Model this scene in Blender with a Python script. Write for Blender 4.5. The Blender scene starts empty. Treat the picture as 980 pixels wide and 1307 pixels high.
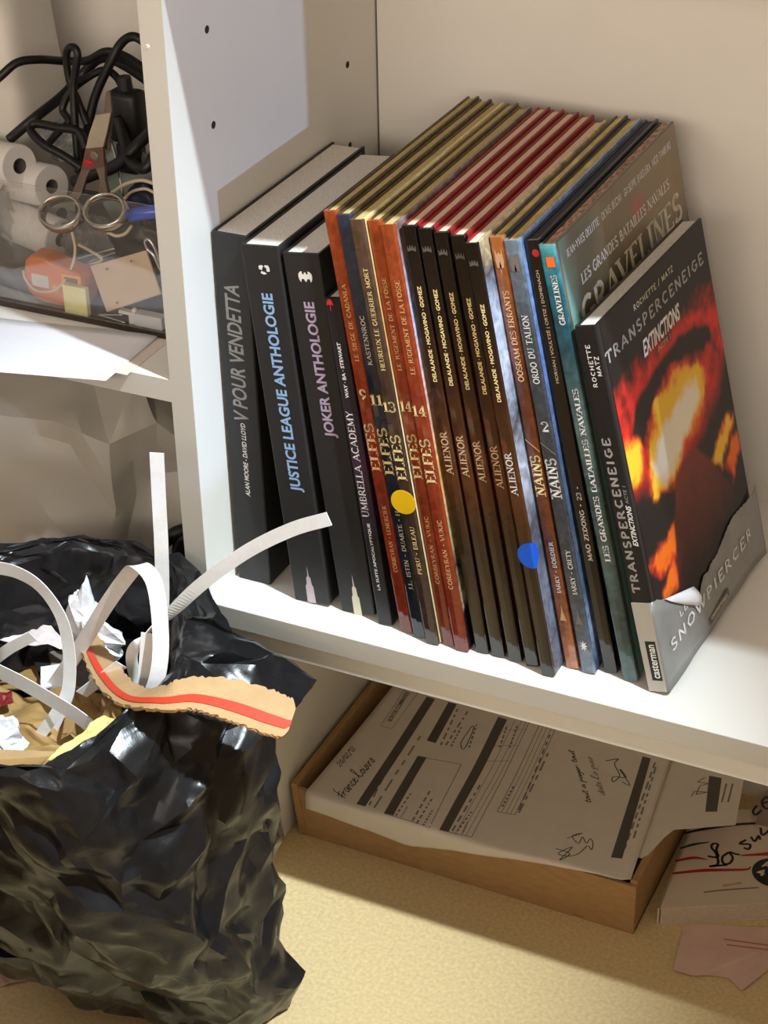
import bpy, math, random
import numpy as np
from mathutils import Matrix, Vector, noise as mnoise

# ------------------------------------------------------------------ camera, world, lights
SC = bpy.context.scene
COL = SC.collection
CM = 0.01
W, H, F = 980.0, 1307.0, 2460.68
CAM = np.array([63.903, -101.256, 80.341])               # cm
RT = np.array([0.90411722, 0.42684868, -0.01929393])
UP = np.array([-0.20795285, 0.47901743, 0.85281763])
FW = np.array([-0.37326621, 0.76703488, -0.5218523])
cd = bpy.data.cameras.new('camera'); cam = bpy.data.objects.new('camera', cd); COL.objects.link(cam)
cd.sensor_fit = 'HORIZONTAL'; cd.sensor_width = 36.0; cd.lens = F / W * 36.0
cd.clip_start = 0.05; cd.clip_end = 60
m = Matrix.Identity(4)
for i in range(3):
    m[i][0] = RT[i]; m[i][1] = UP[i]; m[i][2] = -FW[i]; m[i][3] = CAM[i] * CM
cam.matrix_world = m
SC.camera = cam

wd = bpy.data.worlds.new('room_light'); SC.world = wd; wd.use_nodes = True
bg = wd.node_tree.nodes['Background']
bg.inputs['Color'].default_value = (1.0, 0.85, 0.71, 1); bg.inputs['Strength'].default_value = 0.42

# ceiling spot above and to the right of the bookcase
ll = bpy.data.lights.new('ceiling_spot', 'SPOT'); ll.energy = 330.0; ll.color = (0.80, 0.93, 1.0); ll.shadow_soft_size = 0.03; ll.spot_size = math.radians(24); ll.spot_blend = 1.0
lo_ = bpy.data.objects.new('ceiling_spot', ll); COL.objects.link(lo_); lo_.location = (1.12, -0.33, 1.98)
lo_.rotation_euler = (Vector((0.07, -0.12, 0.0)) - lo_.location).to_track_quat('-Z', 'Y').to_euler()
# added broad fill light behind the viewer, brightens the backs of the bays
al = bpy.data.lights.new('fill_behind', 'AREA'); al.shape = 'RECTANGLE'; al.size = 2.4; al.size_y = 0.7; al.energy = 50.0; al.color = (1.0, 0.86, 0.70)
ao = bpy.data.objects.new('fill_behind', al); COL.objects.link(ao); ao.location = (0.5, -2.6, 1.05)
ao.rotation_euler = Vector((0, 1, -0.12)).to_track_quat('-Z', 'Y').to_euler()
# low window light from far right
sl = bpy.data.lights.new('window_sun', 'SUN'); sl.energy = 0.85; sl.color = (0.45, 0.62, 1.0); sl.angle = 0.012
so = bpy.data.objects.new('window_sun', sl); COL.objects.link(so)
so.rotation_euler = Vector((-1, 0.30, -0.13)).to_track_quat('-Z', 'Y').to_euler(); so.location = (3, -1, 1)

SC.view_settings.view_transform = 'Standard'; SC.view_settings.look = 'None'
SC.view_settings.exposure = 0.0; SC.view_settings.gamma = 1.0; SC.view_settings.use_curve_mapping = False

try: SC.cycles.transparent_max_bounces = 24
except Exception: pass

# ------------------------------------------------------------------ helpers
rng = random.Random(7)
def unit(v):
    v = np.asarray(v, float); return v / (np.linalg.norm(v) + 1e-12)
def at(px, py, ax, val):
    d = FW + RT * (px - W / 2) / F + UP * (H / 2 - py) / F
    return CAM + d * ((val - CAM[ax]) / d[ax])
def proj(P):
    d = np.asarray(P, float) - CAM; z = d @ FW
    return W / 2 + F * (d @ RT) / z, H / 2 - F * (d @ UP) / z
def srgb(r, g, b):
    def f(c):
        c /= 255.0
        return c / 12.92 if c <= 0.04045 else ((c + 0.055) / 1.055) ** 2.4
    return (f(r), f(g), f(b))

MATS = {}
def _bsdf(name):
    mt = bpy.data.materials.new(name); mt.use_nodes = True
    nt = mt.node_tree; return mt, nt, nt.nodes['Principled BSDF']
def mat(name, col, rough=0.5, var=0.1, scale=60.0, bump=0.0, bscale=None, metal=0.0, spec=0.5, stretch=(1, 1, 1), coat=0.0, detail=3.0, sss=0.0, alpha=None):
    """colour with procedural variation and optional relief"""
    if name in MATS: return MATS[name]
    mt, nt, b = _bsdf(name)
    N, L = nt.nodes, nt.links
    tc = N.new('ShaderNodeTexCoord'); mp = N.new('ShaderNodeMapping'); mp.inputs['Scale'].default_value = stretch
    L.new(tc.outputs['Object'], mp.inputs['Vector'])
    nz = N.new('ShaderNodeTexNoise'); nz.inputs['Scale'].default_value = scale; nz.inputs['Detail'].default_value = detail
    L.new(mp.outputs[0], nz.inputs['Vector'])
    rp = N.new('ShaderNodeValToRGB'); e = rp.color_ramp.elements
    e[0].position = 0.3; e[1].position = 0.7
    e[0].color = tuple(c * (1 - var) for c in col) + (1,); e[1].color = tuple(min(1, c * (1 + var)) for c in col) + (1,)
    L.new(nz.outputs['Fac'], rp.inputs['Fac']); L.new(rp.outputs['Color'], b.inputs['Base Color'])
    b.inputs['Roughness'].default_value = rough; b.inputs['Metallic'].default_value = metal
    b.inputs['Specular IOR Level'].default_value = spec
    if coat: b.inputs['Coat Weight'].default_value = coat; b.inputs['Coat Roughness'].default_value = 0.08
    if sss: b.inputs['Subsurface Weight'].default_value = sss; b.inputs['Subsurface Radius'].default_value = (0.01, 0.008, 0.006)
    if bump:
        n2 = N.new('ShaderNodeTexNoise'); n2.inputs['Scale'].default_value = bscale or scale * 2; n2.inputs['Detail'].default_value = 4
        L.new(mp.outputs[0], n2.inputs['Vector'])
        bp = N.new('ShaderNodeBump'); bp.inputs['Strength'].default_value = bump; bp.inputs['Distance'].default_value = 0.002
        L.new(n2.outputs['Fac'], bp.inputs['Height']); L.new(bp.outputs[0], b.inputs['Normal'])
    MATS[name] = mt
    return mt
def ramp_mat(name, stops, rough=0.3, axis=2, nscale=40.0, namt=0.35, ncol=None, spec=0.5, stretch=(1, 1, 1), warp=0.06):
    """printed cover: a colour ramp along the object's own bounding box broken up by noise"""
    if name in MATS: return MATS[name]
    mt, nt, b = _bsdf(name)
    N, L = nt.nodes, nt.links
    tc = N.new('ShaderNodeTexCoord'); sx = N.new('ShaderNodeSeparateXYZ'); L.new(tc.outputs['Generated'], sx.inputs[0])
    mp = N.new('ShaderNodeMapping'); mp.inputs['Scale'].default_value = stretch; L.new(tc.outputs['Object'], mp.inputs['Vector'])
    nz = N.new('ShaderNodeTexNoise'); nz.inputs['Scale'].default_value = nscale; nz.inputs['Detail'].default_value = 6
    L.new(mp.outputs[0], nz.inputs['Vector'])
    mad = N.new('ShaderNodeMath'); mad.operation = 'MULTIPLY_ADD'; mad.inputs[1].default_value = warp; L.new(nz.outputs['Fac'], mad.inputs[0])
    sub = N.new('ShaderNodeMath'); sub.operation = 'SUBTRACT'; sub.inputs[1].default_value = warp / 2
    L.new(sx.outputs[axis], mad.inputs[2]); L.new(mad.outputs[0], sub.inputs[0])
    rp = N.new('ShaderNodeValToRGB'); cr = rp.color_ramp
    while len(cr.elements) < len(stops): cr.elements.new(0.5)
    for el, (p, c) in zip(cr.elements, stops): el.position = p; el.color = tuple(c) + (1,)
    L.new(sub.outputs[0], rp.inputs['Fac'])
    mx = N.new('ShaderNodeMix'); mx.data_type = 'RGBA'; mx.blend_type = 'MULTIPLY' if ncol is None else 'MIX'
    r2 = N.new('ShaderNodeValToRGB'); r2.color_ramp.elements[0].position = 0.35; r2.color_ramp.elements[1].position = 0.65
    n3 = N.new('ShaderNodeTexNoise'); n3.inputs['Scale'].default_value = nscale * 2.3; n3.inputs['Detail'].default_value = 8; n3.inputs['Distortion'].default_value = 0.8
    L.new(mp.outputs[0], n3.inputs['Vector']); L.new(n3.outputs['Fac'], r2.inputs['Fac'])
    L.new(rp.outputs['Color'], mx.inputs[6])
    if ncol is None:
        mx.inputs[0].default_value = namt; L.new(r2.outputs['Color'], mx.inputs[7])
    else:
        mm = N.new('ShaderNodeMath'); mm.operation = 'MULTIPLY'; mm.inputs[1].default_value = namt
        L.new(r2.outputs['Color'], mm.inputs[0]); L.new(mm.outputs[0], mx.inputs[0]); mx.inputs[7].default_value = tuple(ncol) + (1,)
    L.new(mx.outputs[2], b.inputs['Base Color'])
    if rough <= 0.13: rough, spec = 0.07, 0.9
    b.inputs['Roughness'].default_value = rough; b.inputs['Specular IOR Level'].default_value = spec
    MATS[name] = mt
    return mt
def vcol_mat(name, rough=0.35, spec=0.5):
    if name in MATS: return MATS[name]
    mt, nt, b = _bsdf(name)
    a = nt.nodes.new('ShaderNodeAttribute'); a.attribute_name = 'ink'
    nz = nt.nodes.new('ShaderNodeTexNoise'); nz.inputs['Scale'].default_value = 500
    mx = nt.nodes.new('ShaderNodeMix'); mx.data_type = 'RGBA'; mx.blend_type = 'OVERLAY'; mx.inputs[0].default_value = 0.12
    nt.links.new(a.outputs['Color'], mx.inputs[6]); nt.links.new(nz.outputs['Color'], mx.inputs[7])
    nt.links.new(mx.outputs[2], b.inputs['Base Color'])
    b.inputs['Roughness'].default_value = rough; b.inputs['Specular IOR Level'].default_value = spec
    MATS[name] = mt
    return mt
def clear_mat(name, tint=(1, 1, 1), body=0.06, bodycol=(0.8, 0.8, 0.8), rough=0.05, gloss=1.0):
    """clear plastic: transparent with fresnel gloss and a little milky body"""
    if name in MATS: return MATS[name]
    mt = bpy.data.materials.new(name); mt.use_nodes = True; nt = mt.node_tree; N, L = nt.nodes, nt.links
    N.clear(); out = N.new('ShaderNodeOutputMaterial')
    tr = N.new('ShaderNodeBsdfTransparent'); tr.inputs[0].default_value = tuple(tint) + (1,)
    df = N.new('ShaderNodeBsdfDiffuse'); df.inputs[0].default_value = tuple(bodycol) + (1,)
    gl = N.new('ShaderNodeBsdfGlossy'); gl.inputs['Roughness'].default_value = rough
    fr = N.new('ShaderNodeFresnel'); fr.inputs[0].default_value = 1.45
    nz = N.new('ShaderNodeTexNoise'); nz.inputs['Scale'].default_value = 12
    ml = N.new('ShaderNodeMath'); ml.operation = 'MULTIPLY'; ml.inputs[1].default_value = body * 2; L.new(nz.outputs['Fac'], ml.inputs[0])
    m1 = N.new('ShaderNodeMixShader'); L.new(ml.outputs[0], m1.inputs[0])
    L.new(tr.outputs[0], m1.inputs[1]); L.new(df.outputs[0], m1.inputs[2])
    m2 = N.new('ShaderNodeMixShader'); fm = N.new('ShaderNodeMath'); fm.operation = 'MULTIPLY'; fm.inputs[1].default_value = gloss
    L.new(fr.outputs[0], fm.inputs[0]); L.new(fm.outputs[0], m2.inputs[0]); L.new(m1.outputs[0], m2.inputs[1]); L.new(gl.outputs[0], m2.inputs[2])
    L.new(m2.outputs[0], out.inputs[0])
    MATS[name] = mt
    return mt

def obj(name, verts, faces, mt, parent=None, smooth=False):
    """ONE mesh object from cm coordinates in the parent's frame"""
    me = bpy.data.meshes.new(name)
    v = np.asarray(verts, float) * CM
    me.from_pydata(v.tolist(), [], [list(f) for f in faces]); me.update()
    if smooth: me.polygons.foreach_set('use_smooth', [True] * len(me.polygons))
    if mt is not None: me.materials.append(mt)
    o = bpy.data.objects.new(name, me); COL.objects.link(o)
    if parent is not None: o.parent = parent
    return o
def tag(o, label, cat, group=None, kind=None):
    if label: o['label'] = label
    if cat: o['category'] = cat
    if group: o['group'] = group
    if kind: o['kind'] = kind
    return o
def thing(name, label, cat, loc=(0, 0, 0), group=None, kind=None):
    o = bpy.data.objects.new(name, None); COL.objects.link(o)
    o.empty_display_size = 0.02; o.location = tuple(c * CM for c in loc)
    return tag(o, label, cat, group, kind)

def merge(*ms):
    V, Fc, n = [], [], 0
    for v, f in ms:
        V.append(np.asarray(v, float)); Fc += [[i + n for i in q] for q in f]; n += len(v)
    return np.concatenate(V), Fc
def box(x0, x1, y0, y1, z0, z1, r=0.0):
    """box with chamfered edges"""
    if r <= 0:
        v = [(x, y, z) for x in (x0, x1) for y in (y0, y1) for z in (z0, z1)]
        f = [(0, 1, 3, 2), (4, 6, 7, 5), (0, 4, 5, 1), (2, 3, 7, 6), (0, 2, 6, 4), (1, 5, 7, 3)]
        return np.array(v, float), f
    import bmesh
    v, f = box(x0, x1, y0, y1, z0, z1)
    bm = bmesh.new(); bv = [bm.verts.new(p) for p in v]
    for q in f: bm.faces.new([bv[i] for i in q])
    bm.normal_update()
    bmesh.ops.bevel(bm, geom=list(bm.edges), offset=r, segments=2, profile=0.5, affect='EDGES')
    bm.verts.index_update()
    V = np.array([p.co[:] for p in bm.verts]); Fc = [[p.index for p in q.verts] for q in bm.faces]
    bm.free()
    return V, Fc
def prism(poly, h0, h1, axis=2):
    """extrude a 2D polygon (ordered) along an axis; axis 0: poly=(y,z), 1: (x,z), 2: (x,y)"""
    n = len(poly); V = []
    for h in (h0, h1):
        for a, b in poly:
            V.append({0: (h, a, b), 1: (a, h, b), 2: (a, b, h)}[axis])
    Fc = [list(range(n))[::-1], list(range(n, 2 * n))]
    for i in range(n): j = (i + 1) % n; Fc.append([i, j, n + j, n + i])
    return np.array(V, float), Fc
def smooth_path(pts, n=10, closed=False):
    P = np.asarray(pts, float); out = []
    k = len(P)
    for i in range(k if closed else k - 1):
        if closed: p0, p1, p2, p3 = P[(i - 1) % k], P[i], P[(i + 1) % k], P[(i + 2) % k]
        else:
            p0 = P[i - 1] if i > 0 else 2 * P[0] - P[1]; p1 = P[i]; p2 = P[i + 1]; p3 = P[i + 2] if i + 2 < k else 2 * P[-1] - P[-2]
        for t in np.linspace(0, 1, n, endpoint=False):
            out.append(0.5 * (2 * p1 + (p2 - p0) * t + (2 * p0 - 5 * p1 + 4 * p2 - p3) * t * t + (3 * p1 - p0 - 3 * p2 + p3) * t ** 3))
    if not closed: out.append(P[-1])
    return np.array(out)
def frames(P, closed=False):
    T = np.gradient(P, axis=0)
    if closed: T = np.roll(P, -1, 0) - np.roll(P, 1, 0)
    T /= np.linalg.norm(T, axis=1)[:, None] + 1e-12
    n = unit(np.cross(T[0], (0.3, 0.2, 1)));
    Ns = []
    for t in T:
        n = n - t * (n @ t); n = unit(n); Ns.append(n)
    Ns = np.array(Ns); return T, Ns, np.cross(T, Ns)
def tube(pts, r, seg=10, n=10, closed=False, raw=False):
    P = np.asarray(pts, float) if raw else smooth_path(pts, n, closed)
    T, N, B = frames(P, closed); k = len(P)
    R = np.full(k, r) if np.isscalar(r) else np.interp(np.linspace(0, 1, k), np.linspace(0, 1, len(r)), r)
    a = np.linspace(0, 2 * np.pi, seg, endpoint=False)
    V = (P[:, None] + R[:, None, None] * (np.cos(a)[None, :, None] * N[:, None] + np.sin(a)[None, :, None] * B[:, None])).reshape(-1, 3)
    Fc = []
    for i in range(k if closed else k - 1):
        for j in range(seg):
            a0 = i * seg + j; a1 = i * seg + (j + 1) % seg; b0 = ((i + 1) % k) * seg + j; b1 = ((i + 1) % k) * seg + (j + 1) % seg
            Fc.append([a0, a1, b1, b0])
    if not closed: Fc += [list(range(seg))[::-1], list(range((k - 1) * seg, k * seg))]
    return V, Fc
def ribbon(pts, width, side, th=0.06, n=10, twist=None):
    """flat strap with thickness; side = vector (or one per control point) across the strap"""
    P = smooth_path(pts, n); k = len(P)
    side = np.asarray(side, float)
    Sd = np.tile(side, (k, 1)) if side.ndim == 1 else smooth_path(side, n)
    T = np.gradient(P, axis=0); T /= np.linalg.norm(T, axis=1)[:, None] + 1e-12
    Sd = Sd - T * (Sd * T).sum(1)[:, None]; Sd /= np.linalg.norm(Sd, axis=1)[:, None] + 1e-12
    Nn = np.cross(T, Sd)
    w = width / 2; h = th / 2
    V = np.stack([P - Sd * w - Nn * h, P + Sd * w - Nn * h, P + Sd * w + Nn * h, P - Sd * w + Nn * h], 1).reshape(-1, 3)
    Fc = []
    for i in range(k - 1):
        for j in range(4): Fc.append([i * 4 + j, i * 4 + (j + 1) % 4, i * 4 + 4 + (j + 1) % 4, i * 4 + 4 + j])
    Fc += [[3, 2, 1, 0], [4 * k - 4, 4 * k - 3, 4 * k - 2, 4 * k - 1]]
    return V, Fc
def lathe(prof, c, axis, seg=32, closed=True):
    """revolve (r, h) profile about axis through c"""
    ax = unit(axis); n = unit(np.cross(ax, (0.31, 0.77, 0.2))); b = np.cross(ax, n); k = len(prof)
    a = np.linspace(0, 2 * np.pi, seg, endpoint=False); V = []
    for r, h in prof:
        for t in a: V.append(np.asarray(c) + ax * h + r * (np.cos(t) * n + np.sin(t) * b))
    Fc = []
    for i in range(k if closed else k - 1):
        i2 = (i + 1) % k
        for j in range(seg): Fc.append([i * seg + j, i * seg + (j + 1) % seg, i2 * seg + (j + 1) % seg, i2 * seg + j])
    return np.array(V), Fc
def grid(P, closed_u=False):
    """quad faces for an (nv, nu, 3) grid"""
    nv, nu = P.shape[:2]; Fc = []
    for j in range(nv - 1):
        for i in range(nu if closed_u else nu - 1):
            i2 = (i + 1) % nu; Fc.append([j * nu + i, j * nu + i2, (j + 1) * nu + i2, (j + 1) * nu + i])
    return P.reshape(-1, 3), Fc
def thick(P, th):
    """a sheet grid given a thickness (closed)"""
    nv, nu = P.shape[:2]
    du = np.gradient(P, axis=1); dv = np.gradient(P, axis=0); n = np.cross(du, dv); n /= np.linalg.norm(n, axis=2)[..., None] + 1e-12
    A = P + n * th / 2; B = P - n * th / 2
    v1, f1 = grid(A); v2, f2 = grid(B); o = len(v1)
    Fc = f1 + [[o + i for i in q[::-1]] for q in f2]
    loop = [i for i in range(nu)] + [j * nu + nu - 1 for j in range(1, nv)] + [(nv - 1) * nu + i for i in range(nu - 2, -1, -1)] + [j * nu for j in range(nv - 2, 0, -1)]
    for k in range(len(loop)):
        a, b = loop[k], loop[(k + 1) % len(loop)]; Fc.append([b, a, o + a, o + b])
    return np.concatenate([v1, v2]), Fc
def fnoise(P, sc, seed=0.0, octv=3):
    P = np.asarray(P, float); s = P.reshape(-1, 3) * sc + seed * 17.3
    return np.array([mnoise.fractal(Vector(p), 0.9, 2.1, octv) for p in s]).reshape(P.shape[:-1])
def wad(c, rad, seed, n=20, amp=0.35, sq=(1, 1, 1)):
    """crumpled paper ball"""
    V = []
    for j in range(n + 1):
        t = math.pi * j / n
        for i in range(2 * n):
            p = 2 * math.pi * i / (2 * n); V.append((math.sin(t) * math.cos(p), math.sin(t) * math.sin(p), math.cos(t)))
    V = np.array(V)
    q = np.abs(fnoise(V, 1.3, seed, 3)) * 1.6 - np.abs(fnoise(V, 3.0, seed + 3, 2)) * 0.5
    V = V * (1 - amp * 0.4 + amp * q[:, None]) * rad * np.array(sq) + np.array(c)
    Fc = []
    for j in range(n):
        for i in range(2 * n): Fc.append([j * 2 * n + i, (j + 1) * 2 * n + i, (j + 1) * 2 * n + (i + 1) % (2 * n), j * 2 * n + (i + 1) % (2 * n)])
    return V, Fc
def crumple(base, su, sv, closed_u, iters=200, seed=1, amp=0.3, nsc=0.25, pull=0.01, bend=0.25, pin=None, far=3, maxr=None):
    """relax a sheet that has more material than its base shape so that it buckles into folds"""
    def rolls(A, du, dv): return np.roll(np.roll(A, -du, 1), -dv, 0)
    nv, nu = base.shape[:2]
    mask = {}
    def edges(P, du, dv): return rolls(P, du, dv) - P
    types = [(1, 0, su, 1.0), (0, 1, sv, 1.0), (1, 1, (su + sv) / 2, 0.7), (-1, 1, (su + sv) / 2, 0.7), (far, 0, 1.0 + (su - 1) * 0.6, bend), (0, far, 1.0 + (sv - 1) * 0.6, bend)]
    jj, ii = np.mgrid[0:nv, 0:nu]
    rest = []
    for du, dv, s, w in types:
        d = np.linalg.norm(edges(base, du, dv), axis=2) * s
        ok = (jj + dv < nv)
        if not closed_u: ok &= (ii + du < nu) & (ii + du >= 0)
        rest.append((du, dv, d, ok.astype(float) * w, s))
    tu = np.gradient(base, axis=1) if not closed_u else np.roll(base, -1, 1) - np.roll(base, 1, 1)
    tv = np.gradient(base, axis=0); nn = np.cross(tu, tv); nn /= np.linalg.norm(nn, axis=2)[..., None] + 1e-9
    P = base + nn * (amp * fnoise(base, nsc, seed, 4))[..., None]
    for it in range(iters):
        acc = np.zeros_like(P); cnt = np.full((nv, nu, 1), 1e-6)
        for k, (du, dv, rl, ok, s) in enumerate(rest):
            d = edges(P, du, dv); L = np.linalg.norm(d, axis=2) + 1e-9
            c = (0.5 * (L - rl) / L * ok)[..., None] * d
            if k >= 4: c = c * (L < rl)[..., None]            # long links only resist sharp folding
            acc += c; acc -= rolls(c, -du, -dv)
            o2 = ok[..., None]; cnt += o2; cnt += rolls(o2, -du, -dv)
        P = P + 1.6 * acc / cnt
        P = P + pull * (base - P)
        if pin is not None: P = P * (1 - pin[..., None]) + base * pin[..., None]
    return P

# ---- lettering: a small stroke alphabet (serif / angular / handwriting) and the built-in sans
def _arc(cx, cy, rx, ry, a0, a1, n): return [(cx + rx * math.cos(math.radians(a0 + (a1 - a0) * i / n)), cy + ry * math.sin(math.radians(a0 + (a1 - a0) * i / n))) for i in range(n + 1)]
K, T_ = 1.0, 0.45
SK = {
 'A': (.78, [([(0, 0), (.37, 1)], T_), ([(.37, 1), (.78, 0)], K), ([(.16, .34), (.62, .34)], T_)], [(0, 0), (.78, 0)]),
 'B': (.62, [([(.1, 0), (.1, 1)], K), (('a', .25, .76, .25, .24, 90, -90), K), (('a', .25, .27, .33, .27, 90, -90), K), ([(.1, 1), (.25, 1)], T_), ([(.1, .52), (.25, .52)], T_), ([(.1, 0), (.25, 0)], T_)], []),
 'C': (.72, [(('a', .42, .5, .38, .5, 50, 310), K)], []),
 'D': (.75, [([(.1, 0), (.1, 1)], K), (('a', .28, .5, .42, .5, 90, -90), K), ([(.1, 1), (.28, 1)], T_), ([(.1, 0), (.28, 0)], T_)], []),
 'E': (.6, [([(.1, 0), (.1, 1)], K), ([(.1, 1), (.55, 1)], T_), ([(.1, .52), (.45, .52)], T_), ([(.1, 0), (.58, 0)], T_), ([(.55, 1), (.55, .85)], T_), ([(.58, 0), (.58, .17)], T_)], [(.1, 0), (.1, 1)]),
 'F': (.55, [([(.1, 0), (.1, 1)], K), ([(.1, 1), (.55, 1)], T_), ([(.1, .52), (.42, .52)], T_), ([(.55, 1), (.55, .85)], T_)], [(.1, 0)]),
 'G': (.78, [(('a', .42, .5, .38, .5, 50, 330), K), ([(.75, .25), (.75, .45)], K), ([(.5, .45), (.78, .45)], T_)], []),
 'H': (.8, [([(.1, 0), (.1, 1)], K), ([(.7, 0), (.7, 1)], K), ([(.1, .5), (.7, .5)], T_)], [(.1, 0), (.1, 1), (.7, 0), (.7, 1)]),
 'I': (.3, [([(.15, 0), (.15, 1)], K)], [(.15, 0), (.15, 1)]),
 'J': (.4, [([(.3, 1), (.3, .15)], K), (('a', .15, .15, .15, .18, 0, -120), T_)], [(.3, 1)]),
 'K': (.72, [([(.1, 0), (.1, 1)], K), ([(.1, .42), (.65, 1)], T_), ([(.27, .55), (.72, 0)], K)], [(.1, 0), (.1, 1), (.7, 0)]),
 'L': (.56, [([(.1, 0), (.1, 1)], K), ([(.1, 0), (.55, 0)], T_), ([(.55, 0), (.55, .2)], T_)], [(.1, 1), (.1, 0)]),
 'M': (.95, [([(.1, 0), (.1, 1)], T_), ([(.1, 1), (.47, .1)], K), ([(.47, .1), (.85, 1)], T_), ([(.85, 1), (.85, 0)], K)], [(.1, 0), (.85, 0)]),
 'N': (.8, [([(.1, 0), (.1, 1)], T_), ([(.1, 1), (.7, 0)], K), ([(.7, 0), (.7, 1)], T_)], [(.1, 0), (.7, 1), (.05, 1)]),
 'O': (.82, [(('a', .41, .5, .38, .5, 0, 360), K)], []),
 'P': (.62, [([(.1, 0), (.1, 1)], K), (('a', .28, .73, .3, .27, 90, -90), K), ([(.1, 1), (.28, 1)], T_), ([(.1, .46), (.28, .46)], T_)], [(.1, 0)]),
 'Q': (.82, [(('a', .41, .5, .38, .5, 0, 360), K), ([(.45, .15), (.8, -.15)], K)], []),
 'R': (.72, [([(.1, 0), (.1, 1)], K), (('a', .28, .74, .28, .26, 90, -90), K), ([(.1, 1), (.28, 1)], T_), ([(.1, .48), (.28, .48)], T_), ([(.3, .48), (.7, 0)], K)], [(.1, 0), (.7, 0)]),
 'S': (.56, [(('a', .28, .75, .24, .25, 30, 270), K), (('a', .28, .25, .26, .25, 90, -150), K)], []),
 'T': (.7, [([(.35, 0), (.35, 1)], K), ([(0, 1), (.7, 1)], T_), ([(0, 1), (0, .82)], T_), ([(.7, 1), (.7, .82)], T_)], [(.35, 0)]),
 'U': (.78, [([(.1, 1), (.1, .3)], K), (('a', .39, .3, .29, .3, 180, 360), T_), ([(.68, .3), (.68, 1)], T_)], [(.1, 1), (.68, 1)]),
 'V': (.75, [([(0, 1), (.38, 0)], K), ([(.38, 0), (.75, 1)], T_)], [(0, 1), (.75, 1)]),
 'W': (1.05, [([(0, 1), (.28, 0)], K), ([(.28, 0), (.52, .9)], T_), ([(.52, .9), (.78, 0)], K), ([(.78, 0), (1.05, 1)], T_)], [(0, 1), (1.05, 1)]),
 'X': (.72, [([(0, 1), (.72, 0)], K), ([(0, 0), (.7, 1)], T_)], [(0, 0), (.72, 0), (0, 1), (.7, 1)]),
 'Y': (.7, [([(0, 1), (.35, .45)], K), ([(.35, .45), (.7, 1)], T_), ([(.35, .45), (.35, 0)], K)], [(.35, 0)]),
 'Z': (.65, [([(0, 1), (.62, 1)], T_), ([(.62, 1), (0, 0)], K), ([(0, 0), (.65, 0)], T_)], []),
 '0': (.6, [(('a', .3, .5, .27, .5, 0, 360), K)], []),
 '1': (.35, [([(.2, 0), (.2, 1)], K), ([(.2, 1), (.03, .82)], T_)], [(.2, 0)]),
 '2': (.55, [(('a', .27, .72, .24, .28, 160, -30), K), ([(.48, .58), (.03, 0)], T_), ([(.03, 0), (.55, 0)], K)], []),
 '3': (.55, [(('a', .25, .76, .23, .24, 150, -80), K), (('a', .25, .26, .26, .27, 90, -150), K)], []),
 '4': (.6, [([(.42, 0), (.42, 1)], K), ([(.42, 1), (.02, .3)], T_), ([(.02, .3), (.6, .3)], T_)], [(.42, 0)]),
 '9': (.56, [(('a', .28, .7, .24, .3, 0, 360), K), ([(.52, .7), (.45, .3), (.2, 0)], K)], []),
 '-': (.4, [([(.05, .45), (.35, .45)], K)], []), '.': (.2, [([(.1, 0), (.1, .1)], K)], []), '/': (.4, [([(0, -.1), (.4, 1.1)], T_)], []),
 '|': (.25, [([(.12, -.1), (.12, 1.1)], T_)], []), '\u00b7': (.25, [([(.12, .42), (.12, .56)], K)], []), ' ': (.35, [], []),
}
HAND = {  # handwriting
 'f': (.5, [[(.0, .5), (.55, .75)], [(.5, 1.25), (.3, 1.1), (.25, .3), (.2, -.1)], [(.05, .2), (.45, .35)]]),
 'r': (.4, [[(0, 0), (.1, .5), (.1, .3), (.35, .5)]]), 'a': (.5, [[(.4, .45), (.15, .5), (.05, .2), (.2, 0), (.4, .4), (.42, .05), (.55, 0)]]),
 'n': (.5, [[(.05, 0), (.08, .5), (.1, .3), (.3, .5), (.38, .1), (.5, 0)]]), 'c': (.4, [[(.38, .42), (.15, .5), (.05, .2), (.2, 0), (.42, .1)]]),
 'e': (.42, [[(.05, .22), (.3, .35), (.25, .5), (.08, .35), (.12, .02), (.42, .08)]]),
 'l': (.5, [[(-.1, .1), (.3, .9), (.25, 1.25), (.1, 1.0), (.12, .1), (.3, 0), (.5, .1)]]),
 'o': (.45, [[(.2, .5), (.05, .25), (.2, 0), (.38, .25), (.22, .5), (.45, .42)]]), 'i': (.25, [[(.08, .5), (.1, .05), (.22, 0)], [(.12, .72), (.15, .76)]]),
 's': (.38, [[(.0, 0), (.25, .52), (.3, .2), (.15, 0), (.02, .08)]]), ' ': (.35, []), '/': (.3, [[(0, -.2), (.3, .9)]]),
 '1': (.3, [[(0, .6), (.2, .8), (.18, 0)]]), '2': (.45, [[(.03, .6), (.2, .8), (.35, .6), (.0, 0), (.42, .05)]]), '0': (.4, [[(.2, .8), (.05, .4), (.2, 0), (.35, .4), (.2, .8)]]),
 'p': (.45, [[(.08, .5), (.05, -.5)], [(.07, .35), (.3, .5), (.35, .2), (.08, .1)]]), 'd': (.5, [[(.4, .4), (.12, .5), (.05, .1), (.3, .05), (.42, 1.0), (.4, 0), (.5, .05)]]),
 'u': (.5, [[(.05, .5), (.1, .05), (.3, .05), (.4, .5), (.42, .05), (.52, 0)]]), 't': (.35, [[(.2, .95), (.15, .1), (.35, 0)], [(0, .62), (.38, .65)]]), 'y': (.45, [[(.05, .5), (.15, .1), (.35, .5), (.3, -.4), (.05, -.3)]]),
}
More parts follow.
